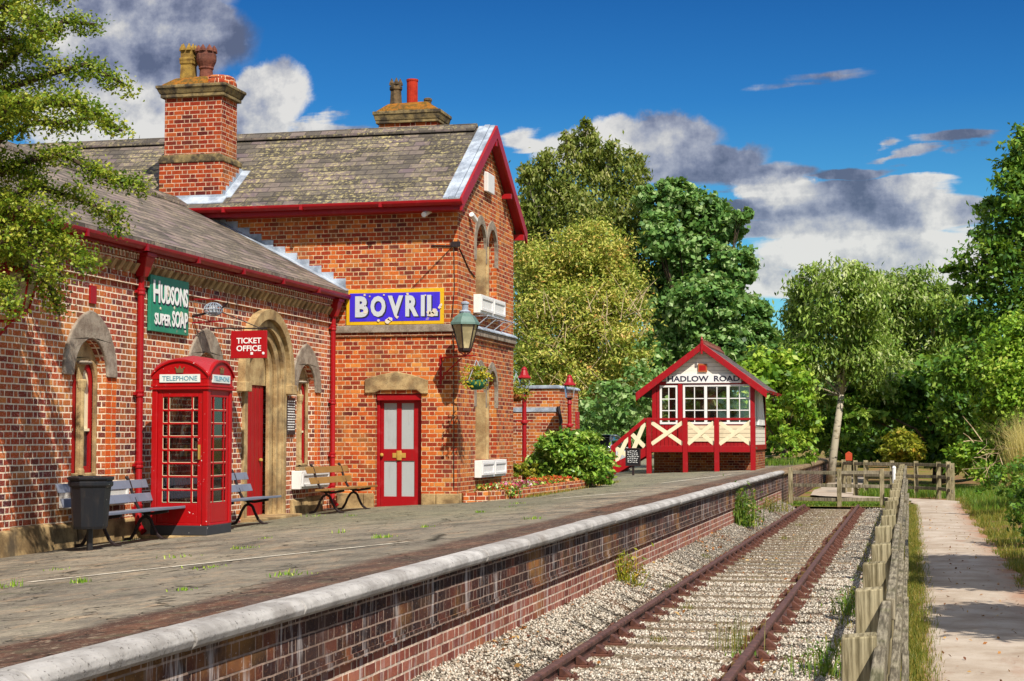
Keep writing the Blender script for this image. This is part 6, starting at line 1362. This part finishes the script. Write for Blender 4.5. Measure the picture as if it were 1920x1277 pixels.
# trees beside the path, standing outside the frame on the right: they shade it
for (x, y, lb, sd) in ((5.6, 20., [((3.6, 18.6, 4.3), (1.2, .9, .5)), ((4.2, 20.3, 4.6), (1.7, 1.2, .6)), ((5.0, 19.6, 5.2), (1.3, 1.2, .7)), ((3.6, 22.2, 4.5), (1.0, 1.0, .5)), ((2.7, 20.6, 4.2), (.7, .9, .4))], 31), (5.8, 13.4, [((4.2, 13.2, 4.5), (1.1, .8, .5)), ((5.3, 13.2, 5.0), (1.1, .9, .6)), ((3.9, 14.6, 4.5), (1.2, .8, .4)), ((3.0, 13.9, 4.1), (.5, .5, .3))], 32)):
    tree('roadside_tree', 'slim tree at the right of the gravel path', (x, y, .1), lb, 'lf_dark', .12, .09, 260, 36, csize=.26, seed=sd, group='trees right of the gravel path')
# far wood closing the view
fw = []
for i in range(46):
    px = 930 + i * 23 + rnd.uniform(-8, 8); Y = rnd.uniform(104, 125); py = rnd.uniform(690, 800) if px > 1480 or px < 1220 else rnd.uniform(650, 800); fw.append(LB(px, py, Y, 46, 40))
for i in range(16): fw.append(LB(930 + i * 70, 800, 128, 80, 40))
P, O, Cc = clumps(fw, 14, 26, .25, .4)
tag(leaves('far_wood', P, .3, 'lf_syc', None, (0, 0, 0), O, cl=Cc, aspect=.7), 'far wood of mixed green trees closing the view behind everything', 'wood', kind='stuff')

# ------------------------------------------------------------------ grass and weeds
def blades(P, h, w, lean=.35):
    n = len(P); a = rng.random(n) * 6.283; d = np.stack([np.cos(a), np.sin(a), 0 * a], 1); l = rng.random(n) * 6.283; ld = np.stack([np.cos(l), np.sin(l), 0 * l], 1)
    hh = (h * rng.uniform(.5, 1.25, n))[:, None]; le = (rng.random(n) * lean)[:, None]; up = np.array([0, 0, 1.])
    b0, b1 = P - d * w, P + d * w; mid = P + up * hh * .6 + ld * hh * le * .35; tip = P + up * hh * (1 - le * .4) + ld * hh * le
    V = np.stack([b0, b1, mid + d * w * .6, tip, mid - d * w * .6], 1).reshape(-1, 3)
    F_ = (np.array([[0, 1, 2, 4], [4, 2, 3, 3]])[None] + (np.arange(n) * 5)[:, None, None]).reshape(-1, 4)
    F_ = F_[0::2]; T_ = np.arange(n)[:, None] * 5 + np.array([4, 2, 3])
    return V, F_, T_
def grass(name, P, h, w, mat, parent=None, loc=(0, 0, 0), lean=.35, clump=None):
    V, Fq, T = blades(np.asarray(P, float), h, w, lean); n = len(P)
    U = np.repeat(np.stack([rng.random(n), rng.random(n) if clump is None else clump], 1), 5, 0)
    F3 = np.concatenate([Fq[:, [0, 1, 2]], Fq[:, [0, 2, 3]], T]); return fast_mesh(name, V, F3, U, mat, parent, loc)
def scatter(n, f, zf, patch=None):
    x, y = f(n); P = np.stack([x, y, np.array([zf(a, b) for a, b in zip(x, y)])], 1)
    if patch:
        s, th = patch; v = np.sin(x * s + 1.3) * np.sin(y * s * .7 + .4) + .6 * np.sin(x * s * 2.3 + y * s * 1.7); P = P[v + rng.normal(size=n) * .35 > th]
    return P
U_ = rng.uniform
P = np.concatenate([scatter(24000, lambda n: (np.clip(rng.normal(.02, .085, n), -.12, .24), 7 + 39 * rng.random(n) ** 1.3), lambda a, b: -.03),
    scatter(9000, lambda n: (U_(-.75, -.2, n), 8 + 38 * rng.random(n) ** 1.2), lambda a, b: -.06, (2.1, .45))])
tag(grass('verge_grass', P, .11, .004, 'lf_grass', lean=.7), 'dry yellow green grass strip along the foot of the timber fence', 'grass', kind='stuff')
P = np.concatenate([scatter(26000, lambda n: (1.28 + np.abs(rng.normal(0, .55, n)), 10 + 42 * rng.random(n) ** 1.2), verge_z, (1.3, .25)), scatter(3000, lambda n: (U_(1.4, 3.4, n), U_(20, 46, n)), verge_z)])
tag(grass('path_side_grass', P, .16, .006, 'lf_grass', lean=.8), 'patchy grass over bare earth on the right of the gravel path', 'grass', kind='stuff')
PS = scatter(5000, lambda n: (U_(-3.4, -.3, n), U_(46.5, 49.3, n)), lambda a, b: -.07); tag(grass('short_grass', PS, .085, .008, 'lf_lush', lean=.8), 'short green grass around the foot of the low barrier across the track', 'grass', kind='stuff')
P = np.concatenate([scatter(12000, lambda n: (U_(-2.0, 3.2, n), U_(52.5, 62, n)), lambda a, b: -.04), scatter(5000, lambda n: (U_(-9, -3.6, n), U_(58, 70, n)), lambda a, b: plat(a, b)), scatter(4000, lambda n: (U_(1.5, 3.4, n), U_(42, 56, n)), verge_z)])
P = P[~((P[:, 1] > 48.5) & (P[:, 1] < 64) & (np.abs(P[:, 0] - (.73 - 3.2 * (3 * np.clip((P[:, 1] - 49) / 5, 0, 1) ** 2 - 2 * np.clip((P[:, 1] - 49) / 5, 0, 1) ** 3))) < .85))]
tag(grass('meadow_grass', P, .24, .009, 'lf_lush', lean=.6), 'bright green grass around the timber barriers beyond the track', 'grass', kind='stuff')
def weed(c, n, r, h, w, mat, label, spread=.8, group=None, cat='weed', lv=0):
    c = Vector(c); o = thing('weed', label, cat, tuple(c), group)
    P = np.array([(c.x + rnd.gauss(0, r), c.y + rnd.gauss(0, r), c.z - .01) for _ in range(n)])
    grass('stems', P, h, w, mat, o, c, spread)
    if lv:
        Pq = np.array([(c.x + rnd.gauss(0, r * 1.1), c.y + rnd.gauss(0, r * 1.1), c.z + abs(rnd.gauss(.45, .28)) * h) for _ in range(lv)]); leaves('leaves', Pq, h * .06 + .01, mat, o, c, aspect=.35)
    return o
def zb(px, py, z=-.06): p = PZ(px, py, z); return (p.x, p.y, z)
weed(zb(1393, 986, .02), 160, .18, .75, .008, 'lf_lush', 'tall green weed against the far platform wall beside the track', .5, lv=420)
weed(zb(1430, 958, .02), 160, .35, .4, .008, 'lf_grass', 'yellow orange weeds at the far foot of the platform wall', .9, lv=300)
weed(zb(1160, 1100, .0), 150, .14, .46, .006, 'lf_gold', 'sprawling yellow weed growing from the foot of the platform wall', 1.1, lv=380)
weed(zb(1385, 1215, -.1), 90, .10, .34, .003, 'lf_grass', 'sparse pale grass tuft between the rails near the fence side rail', .5)
weed(zb(1395, 1228, -.1), 60, .07, .07, .006, 'lf_lush', 'low green tuft between the rails below the pale grass', 1.)
weed(zb(1600, 1150, -.05), 110, .12, .3, .005, 'lf_lush', 'green weeds at the foot of the nearest fence posts', .8, lv=120)
weed(zb(1565, 1260, -.05), 120, .14, .28, .005, 'lf_lush', 'green weed clump left of the closest fence post', .8, lv=160)
for (px, py) in ((970, 1190), (1230, 1200), (845, 1265), (1290, 1140), (1240, 1010), (1320, 1045), (1500, 985), (1470, 1010), (1262, 1100)):
    weed(zb(px, py, -.06), 30, .06, .08, .005, 'lf_grass', 'small yellowish weed tuft in the ballast', 1., 'weed tufts in the ballast')
for (px, py) in ((342, 1046), (152, 1094), (14, 1102), (118, 1068), (398, 1066), (800, 990), (900, 962), (868, 938), (500, 1010), (640, 1000), (245, 1012), (590, 968), (655, 968), (960, 952), (975, 945), (540, 1082), (350, 1110), (720, 1010), (455, 1030), (1000, 975)):
    p = PZ(px, py, .55); p = PZ(px, py, plat(p.x, p.y)); p = PZ(px, py, plat(p.x, p.y))
    weed((p.x, p.y, plat(p.x, p.y)), rnd.randint(12, 70), rnd.uniform(.03, .11), rnd.uniform(.03, .075), .006, 'lf_bright', 'small green weed tuft growing in a platform crack', 1.2, 'weed tufts on the platform')
P = np.array([tuple(Vector((-7.2 + rnd.uniform(-.1, .2), rnd.uniform(31, 41), 0))) for _ in range(900)]); P[:, 2] = [plat(a, b) for a, b, c in P]
tag(grass('kerb_grass', P, .08, .006, 'lf_grass', lean=.9), 'short yellow grass along the foot of the brick flower bed kerb', 'grass', kind='stuff')
c = PY(1930, 905, 43); tg = thing('tall_grass', 'tall blond dry grass clump at the right edge of the picture', 'grass clump', (c.x, 43, c.z - .1))
P = np.array([(c.x + rnd.gauss(0, .2), 43 + rnd.gauss(0, .4), c.z - .1) for _ in range(1700)]); grass('stems', P, 1.75, .006, 'lf_straw', tg, tg['_o'], .7)
P = np.stack([U_(-3.5, -.8, 700), 10 + 34 * rng.random(700), np.zeros(700)], 1); P = np.concatenate([P, np.stack([np.abs(rng.normal(0, .25, 700)) - 3.5, 10 + 30 * rng.random(700), np.zeros(700)], 1)]); P[:, 2] = [bal_z(a, b) + .025 for a, b, _ in P]
P = P[(P[:, 0] < -.72)]; PL = np.stack([U_(.0, 1.5, 420), 8 + 38 * rng.random(420) ** 1.3, np.full(420, .03)], 1); tag(leaves('path_litter', PL, .022, 'lf_litter', upb=1.2), 'fallen leaves and grit scattered on the gravel path', 'leaf litter', kind='stuff')
v = np.sin(P[:, 1] * 1.9) + np.sin(P[:, 1] * .83 + P[:, 0] * 3); P = P[v > .2]
tag(leaves('leaf_litter', P, .03, 'lf_litter', upb=1.2), 'fallen brown leaves scattered over the pale ballast', 'leaf litter', kind='stuff')

# ------------------------------------------------------------------ sky and sun
SUN = Vector((.55, -.75, 1.0)).normalized(); EL = math.asin(SUN.z); AZ = math.atan2(SUN.x, SUN.y)
w = bpy.data.worlds.new('World'); scene.world = w; w.use_nodes = True
K = NT.__new__(NT); K.t = w.node_tree; bgn = w.node_tree.nodes['Background']
sky = K.t.nodes.new('ShaderNodeTexSky'); sky.sky_type = 'NISHITA'; sky.sun_disc = False; sky.sun_elevation = EL; sky.sun_rotation = AZ; sky.air_density = 1.; sky.dust_density = .3; sky.ozone_density = 3.
g = K.n('ShaderNodeTexCoord').outputs['Generated']; gx, gy, gz = K.sep(g)
elv = K.sm(gz, .0, .30)
tint = K.ramp(K.ma('MULTIPLY', gz, 3.), [(0, (.58, .88, .90)), (.3, (.27, .70, .84)), (.6, (.10, .41, .70)), (.85, (.05, .27, .56)), (1, (.4, .65, .9))])
base = K.mix(1., sky.outputs[0], tint, 'MULTIPLY')
yy = K.ma('MAXIMUM', gy, .05); uv = K.com(K.ma('DIVIDE', gx, yy), K.ma('DIVIDE', gz, yy), 0)
def cu(px, py): d = ray(px, py); return d.x / d.y, d.z / d.y
nz = K.t.nodes.new('ShaderNodeTexNoise'); nz.inputs['Scale'].default_value = 11.; nz.inputs['Detail'].default_value = 8; nz.inputs['Roughness'].default_value = .62; K.put(nz.inputs['Vector'], uv)
nl = K.t.nodes.new('ShaderNodeTexNoise'); nl.inputs['Scale'].default_value = 9.; nl.inputs['Detail'].default_value = 7; K.put(nl.inputs['Vector'], K.vm('MULTIPLY', uv, (.5, 3.6, 1)))
uw = K.vm('ADD', uv, K.vm('MULTIPLY', K.vm('SUBTRACT', nz.outputs['Color'], (.5, .5, .5)), (.075, .055, 0)))
us = K.vm('ADD', uv, K.vm('ADD', K.vm('MULTIPLY', K.vm('SUBTRACT', nl.outputs['Color'], (.5, .5, .5)), (.18, .06, 0)), K.vm('MULTIPLY', K.vm('SUBTRACT', nz.outputs['Color'], (.5, .5, .5)), (.05, .022, 0))))
# (px, py, rx, ry, brightness, streaky, strength)
CL = [(270, 70, 240, 105, .30, 0, 1.5), (250, -30, 240, 90, .62, 0, 1.3), (380, 30, 90, 60, .66, 0, 1.2), (100, 80, 180, 150, .5, 0, 1.3), (220, 205, 260, 90, .92, 0, 1.4), (505, 185, 100, 98, .98, 0, 1.35), (450, 240, 150, 54, .55, 0, 1.2), (600, 244, 76, 20, .42, 1, .8), (530, 115, 34, 30, .5, 0, .5),
      (1120, 262, 120, 46, 1.0, 0, 1.), (1250, 250, 130, 58, .7, 0, 1.2), (1310, 300, 150, 50, .5, 0, 1.2), (1360, 335, 170, 34, .35, 1, 1.1), (1445, 360, 98, 44, 1.15, 0, 1.4), (1430, 404, 230, 26, .4, 1, 1.2),
      (1570, 326, 110, 24, .32, 1, 1.1), (1640, 362, 190, 30, .34, 1, 1.3), (1720, 352, 120, 26, .8, 1, 1.), (1600, 402, 260, 26, .42, 1, 1.3), (1760, 392, 130, 50, .62, 1, 1.2), (1540, 440, 300, 34, .62, 1, 1.3), (1680, 440, 200, 40, .5, 1, 1.2), (1650, 484, 280, 46, .95, 1, 1.4), (1740, 266, 105, 20, .36, 1, .8), (1570, 142, 80, 16, .4, 1, .4), (1600, 268, 34, 12, .42, 1, .5), (1650, 290, 60, 10, .42, 1, .5), (1640, 530, 340, 50, 1., 1, 1.2), (1430, 535, 80, 50, 1., 0, 1.), (500, 4, 70, 16, .4, 1, .7), (1005, 272, 60, 26, .9, 1, .8),
      (-250, 100, 300, 300, .7, 0, 1.1), (2250, 330, 250, 120, .7, 1, 1.)]
dens = None; num = None; den = None
for (px, py, rx, ry, br, stx, sg_) in CL:
    c = cu(px, py); e = cu(px + rx, py); f = cu(px, py - ry); ru = abs(e[0] - c[0]); rv = abs(f[1] - c[1])
    l = K.vm('LENGTH', K.vm('MULTIPLY', K.vm('SUBTRACT', us if stx else uw, (c[0], c[1], 0)), (1 / ru, 1 / rv, 0)))
    m = K.ma('MULTIPLY', K.ma('SUBTRACT', 1.0, l, clamp=True), sg_)
    dens = m if dens is None else K.ma('MAXIMUM', dens, m)
    num = K.ma('MULTIPLY', m, br) if num is None else K.ma('ADD', num, K.ma('MULTIPLY', m, br)); den = m if den is None else K.ma('ADD', den, m)
tone = K.ma('DIVIDE', num, K.ma('ADD', den, .0001))
al = K.sm(K.ma('ADD', dens, K.ma('MULTIPLY', K.ma('SUBTRACT', nz.outputs['Fac'], .5), .3)), .04, .36)
al = K.ma('MULTIPLY', al, K.ma('GREATER_THAN', gy, .06))
nz2 = K.t.nodes.new('ShaderNodeTexNoise'); nz2.inputs['Scale'].default_value = 11.; nz2.inputs['Detail'].default_value = 8; nz2.inputs['Roughness'].default_value = .62; K.put(nz2.inputs['Vector'], K.vm('ADD', uv, (.012, .018, 0)))
rel = K.ma('MULTIPLY', K.ma('SUBTRACT', nz.outputs['Fac'], nz2.outputs['Fac']), 3.3)
lum = K.ma('ADD', K.ma('ADD', tone, rel), K.ma('MULTIPLY', K.ma('SUBTRACT', nl.outputs['Fac'], .5), .8), clamp=True)
cc_ = K.ramp(lum, [(.05, srgb(96, 103, 126)), (.3, srgb(128, 134, 156)), (.55, srgb(166, 170, 184)), (.8, srgb(206, 205, 204)), (1, srgb(232, 229, 223))])
SKY = .11; EXP = .27
cl_ = K.vm('SCALE', cc_, None); cl_.node.inputs['Scale'].default_value = 1 / SKY / 2 ** EXP
fin = K.mix(K.ma('MULTIPLY', al, .92), base, cl_)
ov = K.noise(g, 2.2, 6., .6); oa = K.ma('MULTIPLY', K.sm(ov, .42, .6), K.ma('MAXIMUM', K.sm(gz, .33, .5), K.sm(gy, .25, .0)))  # bright unseen clouds added overhead and behind the camera to lift ambient light
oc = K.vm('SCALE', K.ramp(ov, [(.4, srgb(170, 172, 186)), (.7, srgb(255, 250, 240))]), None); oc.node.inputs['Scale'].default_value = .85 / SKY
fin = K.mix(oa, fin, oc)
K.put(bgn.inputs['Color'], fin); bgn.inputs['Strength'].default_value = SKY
ld = bpy.data.lights.new('sun', 'SUN'); ld.energy = 5.0; ld.angle = R(.5); ld.color = (1, .93, .82); lo = bpy.data.objects.new('sun', ld); COL.objects.link(lo)
lo.rotation_euler = (-SUN).to_track_quat('-Z', 'Y').to_euler(); lo.location = (20, -20, 40)

scene.render.engine = 'CYCLES'; scene.cycles.max_bounces = 7; scene.cycles.diffuse_bounces = 3; scene.cycles.glossy_bounces = 3; scene.cycles.transmission_bounces = 4; scene.cycles.transparent_max_bounces = 12
scene.cycles.use_denoising = True; scene.cycles.caustics_reflective = False; scene.cycles.caustics_refractive = False
scene.view_settings.view_transform = 'Standard'; scene.view_settings.look = 'None'; scene.view_settings.exposure = EXP; scene.view_settings.gamma = 1
for o in bpy.data.objects:
    if '_o' in o: del o['_o']
